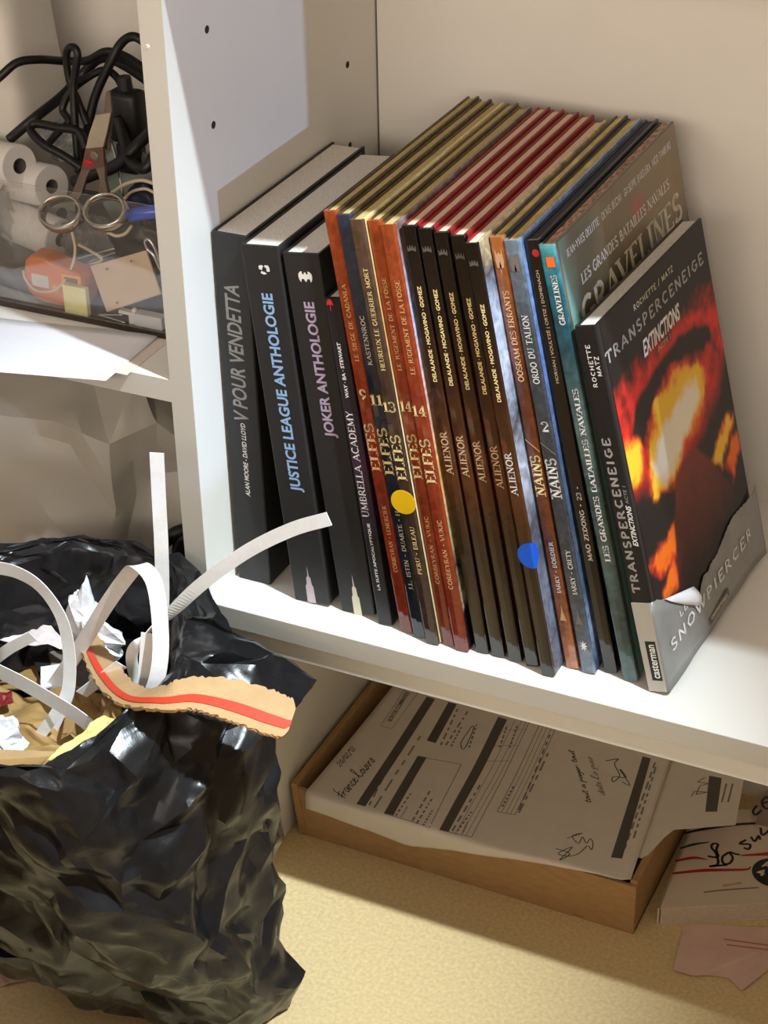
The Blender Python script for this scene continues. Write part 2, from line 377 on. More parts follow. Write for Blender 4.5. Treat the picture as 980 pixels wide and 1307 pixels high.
def _strip(poly, w):
    V, Fc = [], []
    for (x0, y0), (x1, y1) in zip(poly[:-1], poly[1:]):
        d = unit((x1 - x0, y1 - y0)); n = np.array((-d[1], d[0])) * w / 2; e = d * w * 0.12
        k = len(V); a = np.array((x0, y0)) - e; b = np.array((x1, y1)) + e
        V += [a - n, b - n, b + n, a + n]; Fc.append([k, k + 1, k + 2, k + 3])
    return V, Fc
def stroke_text(s, weight=0.17, serif=True, tech=False, gap=0.16, thin=None):
    V, Fc, x = [], [], 0.0
    for ch in s:
        w, st, sf = SK.get(ch, SK[' '])
        for p, k in st:
            ww = weight * (k if thin is None or k == K else thin)
            if p[0] == 'a': poly = _arc(*p[1:], (max(2, int(abs(p[6] - p[5]) / 60)) if tech else 10))
            else: poly = p
            v, f = _strip(poly, ww); n = len(V)
            V += [(a + x, b) for a, b in v]; Fc += [[i + n for i in q] for q in f]
        if serif:
            for a, b in sf:
                v, f = _strip([(a - weight * 0.95, b), (a + weight * 0.95, b)], weight * 0.42); n = len(V)
                V += [(c + x, d) for c, d in v]; Fc += [[i + n for i in q] for q in f]
        x += w + gap
    return np.array(V), Fc
def hand_text(s, weight=0.1):
    V, Fc, x = [], [], 0.0
    for ch in s:
        w, st = HAND.get(ch, HAND[' '])
        for p in st:
            q = smooth_path([(a, b, 0) for a, b in p], 5)[:, :2] if len(p) > 2 else p
            v, f = _strip([tuple(t) for t in q], weight); n = len(V)
            V += [(a + x + 0.25 * b, b) for a, b in v]; Fc += [[i + n for i in t] for t in f]
        x += w
    return np.array(V), Fc
SANS = {}
def prepare_sans(items):
    tmp = []
    for s, off, sh in items:
        cu = bpy.data.curves.new('t', 'FONT'); cu.body = s; cu.offset = off; cu.shear = sh; cu.resolution_u = 3
        o = bpy.data.objects.new('t', cu); COL.objects.link(o); tmp.append((s, off, sh, o))
    dg = bpy.context.evaluated_depsgraph_get()
    for s, off, sh, o in tmp:
        me = bpy.data.meshes.new_from_object(o.evaluated_get(dg))
        SANS[(s, off, sh)] = (np.array([v.co[:2] for v in me.vertices]), [list(p.vertices) for p in me.polygons])
        bpy.data.meshes.remove(me)
    for *_, o in tmp:
        cu = o.data; bpy.data.objects.remove(o); bpy.data.curves.remove(cu)
def lay(name, vf, O, U, Vv, length, height, mt, parent, lift=0.012, surf=None):
    """fit 2D lettering into length x height; O start of baseline, U reading direction, Vv up"""
    v, f = vf; v = np.array(v, float)
    lo, hi = v.min(0), v.max(0); v = (v - lo) / (hi - lo + 1e-9)
    U, Vv, O = np.asarray(U, float), np.asarray(Vv, float), np.asarray(O, float)
    if surf is not None:
        P = np.array([surf(O[0] + U[0] * a * length + Vv[0] * b * height, O[1] + U[1] * a * length + Vv[1] * b * height) for a, b in v])
        nrm = np.array((0, 0, 1.0))
    else:
        nrm = unit(np.cross(U, Vv)); P = O + v[:, :1] * length * U + v[:, 1:] * height * Vv
    return obj(name, P + nrm * lift, f, mt, parent)
def blob2(pts): return (np.array(pts, float), [list(range(len(pts)))])

# ------------------------------------------------------------------ materials of the place
white_board = mat('white_melamine', srgb(238, 235, 228), 0.38, 0.02, 9, bump=0.03, bscale=700)
back_board = mat('white_back_panel', srgb(236, 231, 224), 0.6, 0.02, 14, bump=0.04, bscale=600)
edge_board = mat('cream_edge_band', srgb(206, 201, 190), 0.45, 0.02, 12)
floor_m = mat('tan_speckled_lino', srgb(224, 197, 146), 0.6, 0.12, 300, bump=0.06, bscale=420, detail=8)
wall_m = mat('painted_wall', srgb(215, 208, 198), 0.8, 0.03, 20)
hole_m = mat('drilled_hole', srgb(50, 35, 28), 0.9, 0.1)

FLOOR = -30.0
# ------------------------------------------------------------------ setting
o = obj('floor', *box(-190, 210, -220, 34.5, FLOOR - 4, FLOOR), floor_m); tag(o, 'tan speckled floor in front of and under the bookcase', 'floor', kind='structure')
o = obj('wall_back', *box(-190, 210, 34.5, 40, FLOOR, 215), wall_m); tag(o, 'pale painted wall behind the bookcase', 'wall', kind='structure')

v, f = merge(box(205, 210, -220, 34.5, FLOOR, 36), box(205, 210, -220, 34.5, 185, 215), box(205, 210, -220, -170, 36, 185), box(205, 210, 10, 34.5, 36, 185))  # unseen, added so the sill keeps low window light off the lower bay
o = obj('shade_wall_right', v, f, wall_m); tag(o, 'unseen pale wall added with a wide opening, its low sill blocking light', 'wall', kind='structure')

o = obj('shade_wall_left', *box(-80, -74, -220, 34.5, FLOOR, 215), wall_m); tag(o, 'unseen pale wall added left of the bookcase to dim the left bay', 'wall', kind='structure')  # unseen, added to cut ambient light reaching the left bay
o = obj('shade_partition', *box(-74, 205, -150, -142, FLOOR, 62), wall_m); tag(o, 'unseen low pale blocker added facing the bookcase to stop low light', 'wall', kind='structure')  # unseen blocker, added to keep low light from under the shelf
D = 30.55
bc = thing('bookcase', 'white melamine bookcase with an upright between two bays of shelves', 'bookcase', (0, 0, FLOOR))
def bpart(name, b, mt, label=None, parent=None):
    v, f = b; v = np.array(v); v[:, 2] -= FLOOR
    q = obj(name, v, f, mt, parent or bc)
    if label: q['label'] = label
    return q
up1 = bpart('upright_panel', box(-1.76, 0, 0.06, D, FLOOR, 112, 0.05), white_board)
bpart('upright_panel', box(62.5, 64.3, 0, D, FLOOR, 112, 0.05), white_board)
bpart('upright_panel', box(-66, -64.2, 0, D, FLOOR, 112, 0.05), white_board)
bpart('edge_band', box(-1.76, 0, 0.0, 0.06, FLOOR, 112), edge_board, 'cream edging strip', up1)
sh1 = bpart('shelf', box(0, 62.5, 0.06, D, -1.75, 0, 0.04), white_board)
bpart('edge_band', box(0, 62.5, 0.0, 0.06, -1.75, -0.03), edge_board, 'cream edging strip', sh1)
bpart('rail', box(0, 62.5, 0.25, 2.0, -3.45, -1.75, 0.04), white_board)
bpart('shelf', box(0, 62.5, -0.56, D, 49.6, 51.4, 0.04), white_board)
sh2 = bpart('shelf', box(-64.2, -1.76, 0.06, D, 16.5, 18.26, 0.04), white_board)
bpart('edge_band', box(-64.2, -1.76, 0.0, 0.06, 16.5, 18.23), edge_board, 'cream edging strip', sh2)
bpart('shelf', box(-64.2, -1.76, 0.0, D, 46.0, 47.8, 0.04), white_board)
bpart('shelf', box(-64.2, -1.76, 0.06, D, 110.2, 112, 0.04), white_board)
bpart('shelf', box(0, 62.5, 0.06, D, 110.2, 112, 0.04), white_board)
bpart('back_panel', box(0.12, 64.3, D, D + 0.6, FLOOR, 112), back_board)
bpart('back_panel', box(-66, -0.12, D, D + 0.6, FLOOR, 112), back_board)
for y, z in ((5.3, 41.8), (5.3, 35.3), (25.5, 33.2), (25.5, 26.8)):
    v, f = lathe([(0.0, 0.0), (0.26, 0.0), (0.27, 0.02), (0.2, 0.03), (0.0, 0.03)], (0, y, z), (1, 0, 0), 16)
    bpart('pin_hole', (v, f), hole_m, 'dark drilled shelf pin hole', up1)
v, f = lathe([(0.0, 0.05), (0.1, 0.05), (0.16, 0.0), (0.0, 0.0)], (-1.25, 0.0, 42.1), (0, -1, 0), 16)
bpart('screw_cap', (v, f), white_board, 'small white nub', up1)

# ------------------------------------------------------------------ books
ink = lambda n, c, r=0.5: mat('ink_' + n, srgb(*c), r, 0.03, 200)
I_grey = ink('grey', (150, 150, 150)); I_white = ink('white', (236, 234, 230)); I_blue = ink('light_blue', (150, 186, 228)); I_lilac = ink('lilac', (178, 158, 186))
I_cream = ink('cream', (246, 224, 160)); I_gold = ink('gold', (240, 190, 132)); I_tan = ink('tan', (206, 160, 116)); I_peach = ink('peach', (250, 200, 150)); I_sand = ink('sand', (214, 206, 182))
I_silver = ink('silver', (168, 164, 160), 0.3); I_red = ink('red', (205, 40, 45)); I_orange = ink('orange', (250, 110, 40)); I_black = ink('black', (18, 17, 18)); I_dark = ink('dark_grey', (92, 86, 80))
I_green = ink('dull_green', (96, 112, 84)); I_engrave = ink('engraved_grey', (120, 112, 104))
GL = 0.13
blk = lambda n, c=(30, 28, 29), r=0.42: ramp_mat('cover_' + n, [(0, srgb(*c)), (1, srgb(*c))], r, namt=0.12, nscale=90)
matte_black = blk('matte_black', (40, 38, 38), 0.5)
paper_w = mat('page_edges_white', srgb(226, 220, 212), 0.8, 0.22, 260, stretch=(14, 1, 1), detail=2)
paper_kh = mat('page_edges_khaki', srgb(198, 178, 120), 0.8, 0.22, 200, stretch=(12, 1.6, 1), detail=3)
paper_pk = mat('page_edges_pinkish', srgb(232, 206, 178), 0.8, 0.10, 200, stretch=(14, 1, 1))
paper_gold = mat('page_edges_gold', srgb(214, 186, 118), 0.8, 0.3, 60, stretch=(6, 1.0, 1), detail=3)
paper_mix = mat('page_edges_mottled', srgb(176, 140, 122), 0.8, 0.75, 130, stretch=(4, 1.2, 1), detail=4)

def S(*a): return srgb(*a)
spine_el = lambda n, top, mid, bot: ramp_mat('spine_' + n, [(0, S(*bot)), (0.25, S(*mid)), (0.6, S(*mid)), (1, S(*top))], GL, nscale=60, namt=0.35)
spine_al = ramp_mat('spine_black_brown', [(0, S(40, 33, 26)), (0.28, S(58, 42, 28)), (0.45, S(92, 52, 28)), (0.62, S(66, 36, 22)), (0.8, S(34, 22, 20)), (1, S(16, 14, 16))], GL, nscale=55, namt=0.4, stretch=(1, 1, 0.5))
al_edge = ramp_mat('cover_dark_red', [(0, S(118, 30, 30)), (1, S(150, 36, 36))], 0.5, nscale=60, namt=0.1)

BK = {}
class Book: pass
def book(key, name, label, x0, y0, lean, t, h, d, spine_m, cover_m, page_m, front_m=None, yaw=0.0, group=None, board=0.2, inset=0.3, topedge=None):
    """hardback: spine, two boards and a block of pages; local x thickness, y depth, z height"""
    a = math.radians(lean); yw = math.radians(yaw)
    o = thing(name, label, 'book', (x0, y0, 0.02), group)
    o.rotation_euler = (0, -a, yw)
    b = Book(); b.o = o; b.t, b.h, b.d = t, h, d
    Rz = np.array([[math.cos(yw), -math.sin(yw), 0], [math.sin(yw), math.cos(yw), 0], [0, 0, 1]])
    b.ex = Rz @ np.array([math.cos(a), 0, math.sin(a)]); b.ez = Rz @ np.array([-math.sin(a), 0, math.cos(a)]); b.ey = Rz @ np.array([0, 1, 0]); b.P0 = np.array([x0, y0, 0.02])
    r = min(0.16, t * 0.18)
    # spine: a rounded strip
    hg = 0.22 if front_m is not None else 0.5; hi = min(0.26, hg * .6)
    prof = [(0.0, 0.5), (0.0, r)] + [(r - r * math.cos(k), r - r * math.sin(k)) for k in np.linspace(0.3, 1.4, 4)] + [(t / 2, -0.012)] + [(t - r + r * math.cos(k), r - r * math.sin(k)) for k in np.linspace(1.4, 0.3, 4)] + [(t, r), (t, hg), (t - board * .8, hg), (t - board * .8, hi), (board * .8, hi), (board * .8, 0.5)]
    # side walls hug the page block so that it reads as a bound back
    n = len(prof); V = [(x, y, 0) for x, y in prof] + [(x, y, h) for x, y in prof]
    Fc = [[i, (i + 1) % n, n + (i + 1) % n, n + i] for i in range(n)]
    left = list(range(n)); Fc += [left[::-1], [n + i for i in left]]
    b.spine = obj('spine', V, Fc, spine_m, o)
    for side in (0, 1):
        xa, xb = (0, board) if side == 0 else (t - board, t)
        b.cov = obj('back_cover' if side == 0 else 'front_cover', *box(xa, xb, 0.52 if side == 0 else hg + .02, d, 0, h, 0.04), (front_m if (side and front_m) else cover_m), o)
        b.covs = b.cov
    g = 0.0
    obj('page_block', *box(board + 0.01, t - board - 0.01, 0.27, d - inset, inset, h - 0.1, 0.0), page_m, o)
    BK[key] = b
    return b
def zs(b, py):
    lo, hi = -5.0, 45.0
    for _ in range(40):
        mid = (lo + hi) / 2
        if proj(b.P0 + b.ex * b.t / 2 + b.ez * mid)[1] > py: lo = mid
        else: hi = mid
    return lo
def sp(key, name, vf, py0, py1, c0, c1, mt):
    """lettering running up the spine between two heights, across the fraction c0..c1 of its width"""
    b = BK[key]; z0, z1 = zs(b, py0), zs(b, py1)
    return lay(name, vf, (b.t * c1, -0.02, z0), (0, 0, 1), (-1, 0, 0), z1 - z0, b.t * (c1 - c0), mt, b.o)
def mark(key, name, poly, py0, py1, c0, c1, mt, lift=0.012, label=None):
    """small printed shape standing upright on the spine; poly in 0..1 (x across, y up)"""
    b = BK[key]; z0, z1 = zs(b, py0), zs(b, py1)
    v = [(b.t * (c0 + (c1 - c0) * x), -0.02 - lift, z0 + (z1 - z0) * y) for x, y in poly]
    q = obj(name, v, [list(range(len(v)))], mt, b.o)
    if label: q['label'] = label
    return q
circ = [(0.5 + 0.5 * math.cos(k), 0.5 + 0.5 * math.sin(k)) for k in np.linspace(0, 2 * math.pi, 28, endpoint=False)]
SANSL = [('V POUR VENDETTA', .02, .15), ('ALAN MOORE - DAVID LLOYD', .02, .2), ('JUSTICE LEAGUE ANTHOLOGIE', .03, 0), ('JOKER ANTHOLOGIE', .03, 0), ('WAY \u00b7 BA \u00b7 STEWART', .02, 0), ('LA SUITE APOCALYPTIQUE', .02, 0),
         ('DELALANDE \u00b7 MOGAVINO \u00b7 GOMEZ', .03, 0), ('MORVAN | VOULYZ\u00c9 | ORTIZ | DOMENACH', .01, 0), ('casterman', .02, 0), ('BON DE COMMANDE', .02, 0), ('EXTINCTIONS', .03, .3), ('ACTE 1', .01, .1), ('AUX', .03, 0), ('4 FIL', .03, 0)]
prepare_sans(SANSL)
sans = {s: SANS[(s, o_, sh)] for s, o_, sh in SANSL}
serif = lambda s, w=0.17: stroke_text(s, w)
tech = lambda s, w=0.15: stroke_text(s, w, serif=False, tech=True, gap=0.3, thin=1.0)

# the books, left to right: pose measured from the shelf
book('V', 'comic_book', 'thick black hardback with grey slanted lettering, standing upright against the white upright panel', 0.36, 3.85, 0.55, 2.75, 28.2, 18.5, matte_black, matte_black, paper_w)
book('JLA', 'comic_book', 'thick black hardback with light blue spine lettering, second from the upright panel', 5.66, 2.9, 5.7, 2.95, 28.2, 18.6, matte_black, matte_black, paper_w)
book('JOK', 'comic_book', 'thick black hardback with lilac spine lettering, third from the upright panel', 9.52, 2.95, 7.1, 2.78, 28.2, 18.6, matte_black, matte_black, paper_w)
ua_m = ramp_mat('spine_black_purple', [(0, S(34, 33, 35)), (0.3, S(40, 36, 42)), (0.5, S(66, 38, 62)), (0.68, S(44, 34, 44)), (1, S(32, 30, 32))], 0.4, nscale=40, namt=0.1)
book('UA', 'comic_book', 'short black and purple hardback with a little red umbrella on its spine', 12.72, 2.5, 7.6, 1.16, 25.7, 17.2, ua_m, matte_black, paper_w)
el_cov = ramp_mat('cover_olive_brown', [(0, S(92, 72, 42)), (1, S(116, 96, 58))], 0.5, nscale=110, namt=0.55, axis=1)
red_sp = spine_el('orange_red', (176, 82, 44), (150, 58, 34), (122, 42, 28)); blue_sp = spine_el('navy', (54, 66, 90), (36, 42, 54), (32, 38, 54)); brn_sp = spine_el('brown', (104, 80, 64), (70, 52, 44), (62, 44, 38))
e13_front = ramp_mat('cover_cream_glow', [(0, S(236, 214, 160)), (0.5, S(250, 232, 180)), (0.75, S(230, 176, 96)), (1, S(240, 214, 150))], 0.25, nscale=50, namt=0.2)
e14_front = ramp_mat('cover_camouflage', [(0, S(24, 26, 36)), (0.1, S(30, 32, 40)), (0.14, S(190, 176, 140)), (0.2, S(60, 52, 40)), (0.3, S(226, 200, 150)), (0.45, S(236, 176, 104)), (0.6, S(244, 196, 168)), (0.8, S(206, 208, 236)), (1, S(150, 120, 110))], 0.25, nscale=70, namt=0.45, warp=0.12)
G1 = 'tall fantasy albums with elf spines'
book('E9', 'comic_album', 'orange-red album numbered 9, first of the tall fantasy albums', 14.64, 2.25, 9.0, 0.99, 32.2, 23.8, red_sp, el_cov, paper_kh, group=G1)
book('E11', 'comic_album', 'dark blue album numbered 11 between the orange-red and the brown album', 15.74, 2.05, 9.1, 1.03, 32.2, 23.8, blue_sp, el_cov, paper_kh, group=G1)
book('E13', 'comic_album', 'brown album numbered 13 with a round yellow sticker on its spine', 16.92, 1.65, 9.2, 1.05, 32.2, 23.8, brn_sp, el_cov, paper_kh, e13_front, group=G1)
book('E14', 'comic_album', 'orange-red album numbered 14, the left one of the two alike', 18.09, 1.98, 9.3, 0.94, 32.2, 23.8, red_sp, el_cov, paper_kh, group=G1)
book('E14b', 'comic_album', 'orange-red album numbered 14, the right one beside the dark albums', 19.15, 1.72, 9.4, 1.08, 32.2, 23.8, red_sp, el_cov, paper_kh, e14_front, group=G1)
G2 = 'identical dark history albums in the middle of the row'
al_front = ramp_mat('cover_silver_swirl', [(0, S(112, 118, 136)), (0.2, S(134, 142, 166)), (0.35, S(90, 92, 104)), (0.5, S(206, 210, 226)), (0.62, S(92, 92, 98)), (0.72, S(220, 226, 246)), (0.85, S(196, 206, 232)), (0.93, S(70, 74, 88)), (1, S(230, 206, 160))], 0.2, nscale=45, namt=0.5, warp=0.16)
ORD = ['first', 'second', 'third', 'fourth']
for i, (x, y, a) in enumerate(((20.58, 2.11, 9.55), (21.82, 2.12, 9.8), (23.15, 2.06, 10.15), (24.47, 2.02, 10.4), (25.9, 1.4, 10.8))):
    lb = ('%s dark brown album from the left among five alike with red edges' % ORD[i]) if i < 4 else 'dark brown album with a blue sticker wrapped round its spine'
    book('A%d' % (i + 1), 'comic_album', lb, x, y, a, 1.02 if i < 4 else 1.0, 32.2, 23.8, spine_al, al_edge, paper_pk, al_front if i == 4 else None, group=G2)
n1 = ramp_mat('spine_copper', [(0, S(196, 126, 88)), (0.14, S(150, 88, 56)), (0.3, S(110, 64, 40)), (0.5, S(120, 62, 34)), (0.7, S(104, 54, 36)), (0.9, S(160, 92, 48)), (1, S(196, 120, 60))], GL, nscale=70, namt=0.4)
n2 = ramp_mat('spine_steel_blue', [(0, S(112, 126, 146)), (0.2, S(70, 76, 86)), (0.5, S(62, 66, 72)), (0.8, S(76, 84, 92)), (0.93, S(110, 122, 136)), (1, S(136, 156, 178))], GL, nscale=70, namt=0.4)
n2f = ramp_mat('cover_steel_blue', [(0, S(70, 84, 110)), (0.1, S(160, 180, 214)), (0.2, S(96, 110, 140)), (0.5, S(90, 104, 132)), (0.75, S(112, 140, 200)), (1, S(140, 170, 214))], 0.2, nscale=60, namt=0.45, warp=0.1)
n_cov = mat('cover_slate_edges', S(66, 64, 66), 0.5, 0.2, 80)
book('N1', 'comic_album', 'copper brown album with an engraved face ornament at the top of its spine', 27.12, 2.94, 11.05, 0.98, 32.2, 23.8, n1, n_cov, paper_gold, group='dwarf albums')
book('N2', 'comic_album', 'steel blue album numbered 2 with a white star near the foot of its spine', 28.33, 2.86, 11.4, 1.06, 32.2, 23.8, n2, n_cov, paper_gold, n2f, group='dwarf albums')
book('MAO', 'comic_album', 'black album with white lettering and a red dot at the top of its spine', 29.72, 3.5, 11.9, 1.04, 32.2, 23.6, blk('gloss_black', (28, 26, 27), GL), blk('navy_black', (30, 32, 40), 0.4), mat('page_edges_dark', S(52, 54, 64), 0.8, 0.4, 160, stretch=(10, 1, 1)))
gr_sp = ramp_mat('spine_teal', [(0, S(78, 110, 116)), (0.1, S(58, 84, 88)), (0.3, S(82, 104, 100)), (0.42, S(60, 86, 88)), (0.6, S(96, 122, 118)), (0.78, S(40, 84, 98)), (0.9, S(36, 112, 132)), (0.97, S(64, 150, 166)), (1, S(110, 190, 196))], GL, nscale=45, namt=0.45)
book('GR', 'comic_album', 'teal album with an orange square on its spine and a sea battle painting', 31.3, 3.14, 12.7, 1.1, 32.3, 23.8, gr_sp, mat('cover_green_black', S(40, 46, 44), 0.5, 0.2, 60), paper_mix, mat('cover_teal_brown', S(96, 92, 72), 0.25, 0.25, 30))
book('T', 'comic_book', 'black hardback with a fiery cover and a torn silver paper band, rightmost on the shelf', 33.35, 2.7, 13.9, 1.5, 27.25, 19.2, blk('soft_black', (28, 25, 26), 0.4), blk('soft_black', (28, 25, 26), 0.4), paper_w, yaw=-2.7)

# spine lettering
sp('V', 'title_lettering', sans['V POUR VENDETTA'], 537, 363, .26, .70, I_grey); sp('V', 'author_lettering', sans['ALAN MOORE - DAVID LLOYD'], 633, 540, .44, .58, I_white)
sp('JLA', 'title_lettering', sans['JUSTICE LEAGUE ANTHOLOGIE'], 627, 374, .38, .76, I_blue)
sp('JOK', 'title_lettering', sans['JOKER ANTHOLOGIE'], 558, 385, .38, .76, I_lilac)
sp('UA', 'title_lettering', serif('UMBRELLA ACADEMY', .15), 660, 525, .16, .66, I_white); sp('UA', 'author_lettering', sans['WAY \u00b7 BA \u00b7 STEWART'], 508, 437, .36, .6, I_white); sp('UA', 'subtitle_lettering', sans['LA SUITE APOCALYPTIQUE'], 753, 668, .4, .62, I_white)
spire = [(.0, 0), (1, 0), (.95, .45), (.8, .5), (.75, .68), (.58, .72), (.55, .86), (.5, 1), (.45, .86), (.42, .72), (.25, .68), (.2, .5), (.05, .45)]
mark('JLA', 'tower_emblem', spire, 769, 722, .38, .62, mat('ink_pale_mauve', srgb(196, 182, 188), .5)); mark('JOK', 'tower_emblem', spire, 786, 733, .38, .62, I_sand)
bat = [(0, .45), (.02, .75), (.15, .95), (.3, 1), (.28, .8), (.4, .68), (.46, .95), (.5, .85), (.54, .95), (.6, .68), (.72, .8), (.7, 1), (.85, .95), (.98, .75), (1, .45), (.95, .2), (.85, .0), (.78, .3), (.64, .3), (.5, 0), (.36, .3), (.22, .3), (.15, 0), (.05, .2)]
mark('JOK', 'bat_emblem', bat, 360, 346, .36, .74, I_white)
for q in ([(0, .5), (0, .9), (.3, 1), (.45, .85), (.3, .6), (.3, .4)], [(.55, 1), (.9, 1), (1, .7), (1, .3), (.7, .25), (.7, .7), (.55, .75)], [(.2, .3), (.5, .2), (.7, .0), (.4, -.1), (.1, .05)]):
    mark('JLA', 'shield_emblem', q, 349, 338, .42, .7, I_white)
mark('UA', 'umbrella_emblem', [(0, .5), (.1, .8), (.35, 1), (.65, 1), (.9, .8), (1, .5), (.56, .55), (.55, .0), (.45, .0), (.44, .55)], 397, 382, .12, .55, I_red)
for k, ttl, y0, y1, nb, yn, e0, e1, au, a0, a1, c1, c2 in (
    ('E9', 'LE SIEGE DE CADANLA', 461, 362, '9', 503, 601, 540, 'CORBEYRAN - LEMERCIER', 730, 645, I_gold, I_peach),
    ('E11', 'KASTENNROC', 466, 403, '11', 510, 606, 546, 'J.L. ISTIN - DUARTE - H', 752, 652, I_sand, I_cream),
    ('E13', 'HEUREUX LE GUERRIER MORT', 473, 342, '13', 519, 613, 555, 'PERU - BILEAU', 733, 672, I_cream, I_cream),
    ('E14', 'LE JUGEMENT DE LA FOSSE', 473, 354, '14', 518, 611, 554, 'CORBEYRAN - VUKIC', 745, 659, I_gold, I_cream),
    ('E14b', 'LE JUGEMENT DE LA FOSSE', 478, 358, '14', 524, 617, 560, 'CORBEYRAN - VUKIC', 752, 664, I_gold, I_cream)):
    sp(k, 'subtitle_lettering', serif(ttl), y0, y1, .38, .72, c1)
    b = BK[k]; zc = zs(b, yn); wd_ = b.t * (.5 if len(nb) == 1 else .86)
    lay('number_lettering', serif(nb, .2), (b.t * .5 - wd_ / 2, -0.02, zc - .42), (1, 0, 0), (0, 0, 1), wd_, .8, I_cream, b.o)
    sp(k, 'title_lettering', serif('ELFES', .2), e0, e1, .12, .88, c2)
    sp(k, 'author_lettering', serif(au), a0, a1, .38, .72, c1)
for i, (d0, d1, l0, l1) in enumerate(((487, 365, 606, 550), (492, 369, 609, 555), (497, 373, 616, 562), (503, 380, 624, 568), (513, 388, 633, 577))):
    k = 'A%d' % (i + 1)
    sp(k, 'author_lettering', sans['DELALANDE \u00b7 MOGAVINO \u00b7 GOMEZ'], d0, d1, .42, .7, I_cream)
    sp(k, 'title_lettering', serif('ALIENOR', .17), l0, l1, .2, .74, I_white if i == 4 else mat('ink_pale_copper', srgb(228, 190, 152), .5))
    yc = (318, 319, 323, 328, 337)[i]
    mark(k, 'crown_emblem', [(0, 0), (0, .9), (.2, .4), (.35, 1), (.5, .45), (.65, 1), (.8, .4), (1, .9), (1, 0), (.5, .2)], yc + 3, yc - 6, .2, .8, mat('ink_dull_silver', srgb(96, 90, 84), .4))
sp('N1', 'subtitle_lettering', serif('OOSRAM DES ERRANTS'), 487, 371, .3, .76, I_peach); sp('N1', 'title_lettering', serif('NAINS', .22), 634, 581, .12, .9, I_cream); sp('N1', 'author_lettering', serif('JARRY - BORDIER'), 757, 691, .4, .74, I_white)
sp('N2', 'subtitle_lettering', serif('ORDO DU TALION'), 490, 402, .3, .76, I_white); sp('N2', 'title_lettering', serif('NAINS', .22), 637, 585, .12, .9, I_white); sp('N2', 'author_lettering', serif('JARRY - CRETY'), 759, 702, .4, .74, I_white)
b = BK['N2']; lay('number_lettering', serif('2', .24), (b.t * .3, -0.02, zs(b, 551)), (1, 0, 0), (0, 0, 1), b.t * .5, .75, I_white, b.o)
face = [(.1, .3), (0, .6), (.12, 1), (.3, .8), (.5, .9), (.7, .8), (.88, 1), (1, .6), (.9, .3), (.62, .3), (.5, 0), (.38, .3)]
mark('N1', 'face_emblem', face, 352, 318, .2, .8, I_tan); mark('N2', 'face_emblem', face, 356, 322, .2, .8, I_engrave)
mark('N1', 'drop_emblem', [(.5, 1), (.8, .4), (.5, 0), (.2, .4)], 345, 333, .38, .62, I_peach); mark('N2', 'drop_emblem', [(.5, 1), (.8, .4), (.5, 0), (.2, .4)], 349, 337, .38, .62, I_sand)
tri = [(0, 0), (1, 0), (.62, .55), (.5, 1), (.38, .55)]
mark('N1', 'knot_emblem', tri, 792, 772, .25, .75, I_tan); mark('N2', 'knot_emblem', tri, 797, 777, .25, .75, I_engrave)
mark('N1', 'slash_emblem', [(0, .9), (0, 1), (1, .1), (1, 0)], 577, 560, .05, .95, I_tan); mark('N2', 'slash_emblem', [(0, .9), (0, 1), (1, .1), (1, 0)], 581, 564, .05, .95, I_engrave)
mark('N2', 'star_emblem', [(.5 + (.5 if i % 2 == 0 else .2) * math.cos(k), .5 + (.5 if i % 2 == 0 else .2) * math.sin(k)) for i, k in enumerate(np.linspace(0, 2 * math.pi, 16, endpoint=False))], 832, 817, .22, .8, I_white)
sp('MAO', 'author_lettering', sans['MORVAN | VOULYZ\u00c9 | ORTIZ | DOMENACH'], 489, 345, .4, .72, I_sand); sp('MAO', 'title_lettering', serif('MAO ZEDONG - 23 -', .2), 716, 621, .4, .74, I_white)
mark('MAO', 'dot_emblem', circ, 328, 318, .44, .9, I_red)
mark('GR', 'square_emblem', [(0, 0), (1, 0), (1, 1), (0, 1)], 341, 328, .34, .84, I_orange)
sp('GR', 'subtitle_lettering', serif('GRAVELINES', .24), 415, 351, .4, .8, I_white); sp('GR', 'title_lettering', serif('LES GRANDES BATAILLES NAVALES', .22), 717, 496, .36, .76, I_white)
sp('T', 'author_lettering', tech('ROCHETTE', .17), 494, 440, .34, .56, I_white); sp('T', 'author_lettering', tech('MATZ', .17), 480, 455, .64, .86, I_white)
sp('T', 'title_lettering', tech('TRANSPERCENEIGE', .2), 757, 559, .2, .62, I_silver); sp('T', 'subtitle_lettering', sans['EXTINCTIONS'], 697, 645, .7, .95, I_white); sp('T', 'subtitle_lettering', sans['ACTE 1'], 643, 620, .74, .9, I_grey)

# stickers
b = BK['E13']; zc = zs(b, 641)
v, f = lathe([(0, -.012), (.93, -.012), (.95, 0), (.93, .012), (0, .012)], (b.t * .27, -.035, zc), (0, -1, 0), 32)
o = obj('round_sticker', v, f, mat('yellow_sticker', S(236, 190, 20), 0.4, 0.05), b.o); o['label'] = 'round yellow sticker'
b = BK['A5']; zc = zs(b, 709)
sm = mat('blue_sticker', S(20, 92, 214), 0.35, 0.05)
P = []
for i in range(25):
    s_ = -0.98 + 1.96 * i / 24; hh = math.sqrt(max(0, 0.985 ** 2 - s_ ** 2)); row = []
    for j in range(3):
        z = zc + hh * (j - 1)
        q = s_ + 0.98 + b.t - 1.12            # arc length along spine front then round to the front cover
        if q < b.t - .1: p = (q, -.045, z)
        elif q < b.t + .1: p = (b.t - .1 + .13 * math.sin((q - b.t + .1) / .2 * math.pi / 2), -.045 + .13 * (1 - math.cos((q - b.t + .1) / .2 * math.pi / 2)), z)
        else: p = (b.t + .03, .085 + q - b.t - .1, z)
        row.append(p)
    P.append(row)
o = obj('round_sticker', *thick(np.array(P), 0.02), sm, b.o); o['label'] = 'round blue sticker folded round the spine edge'

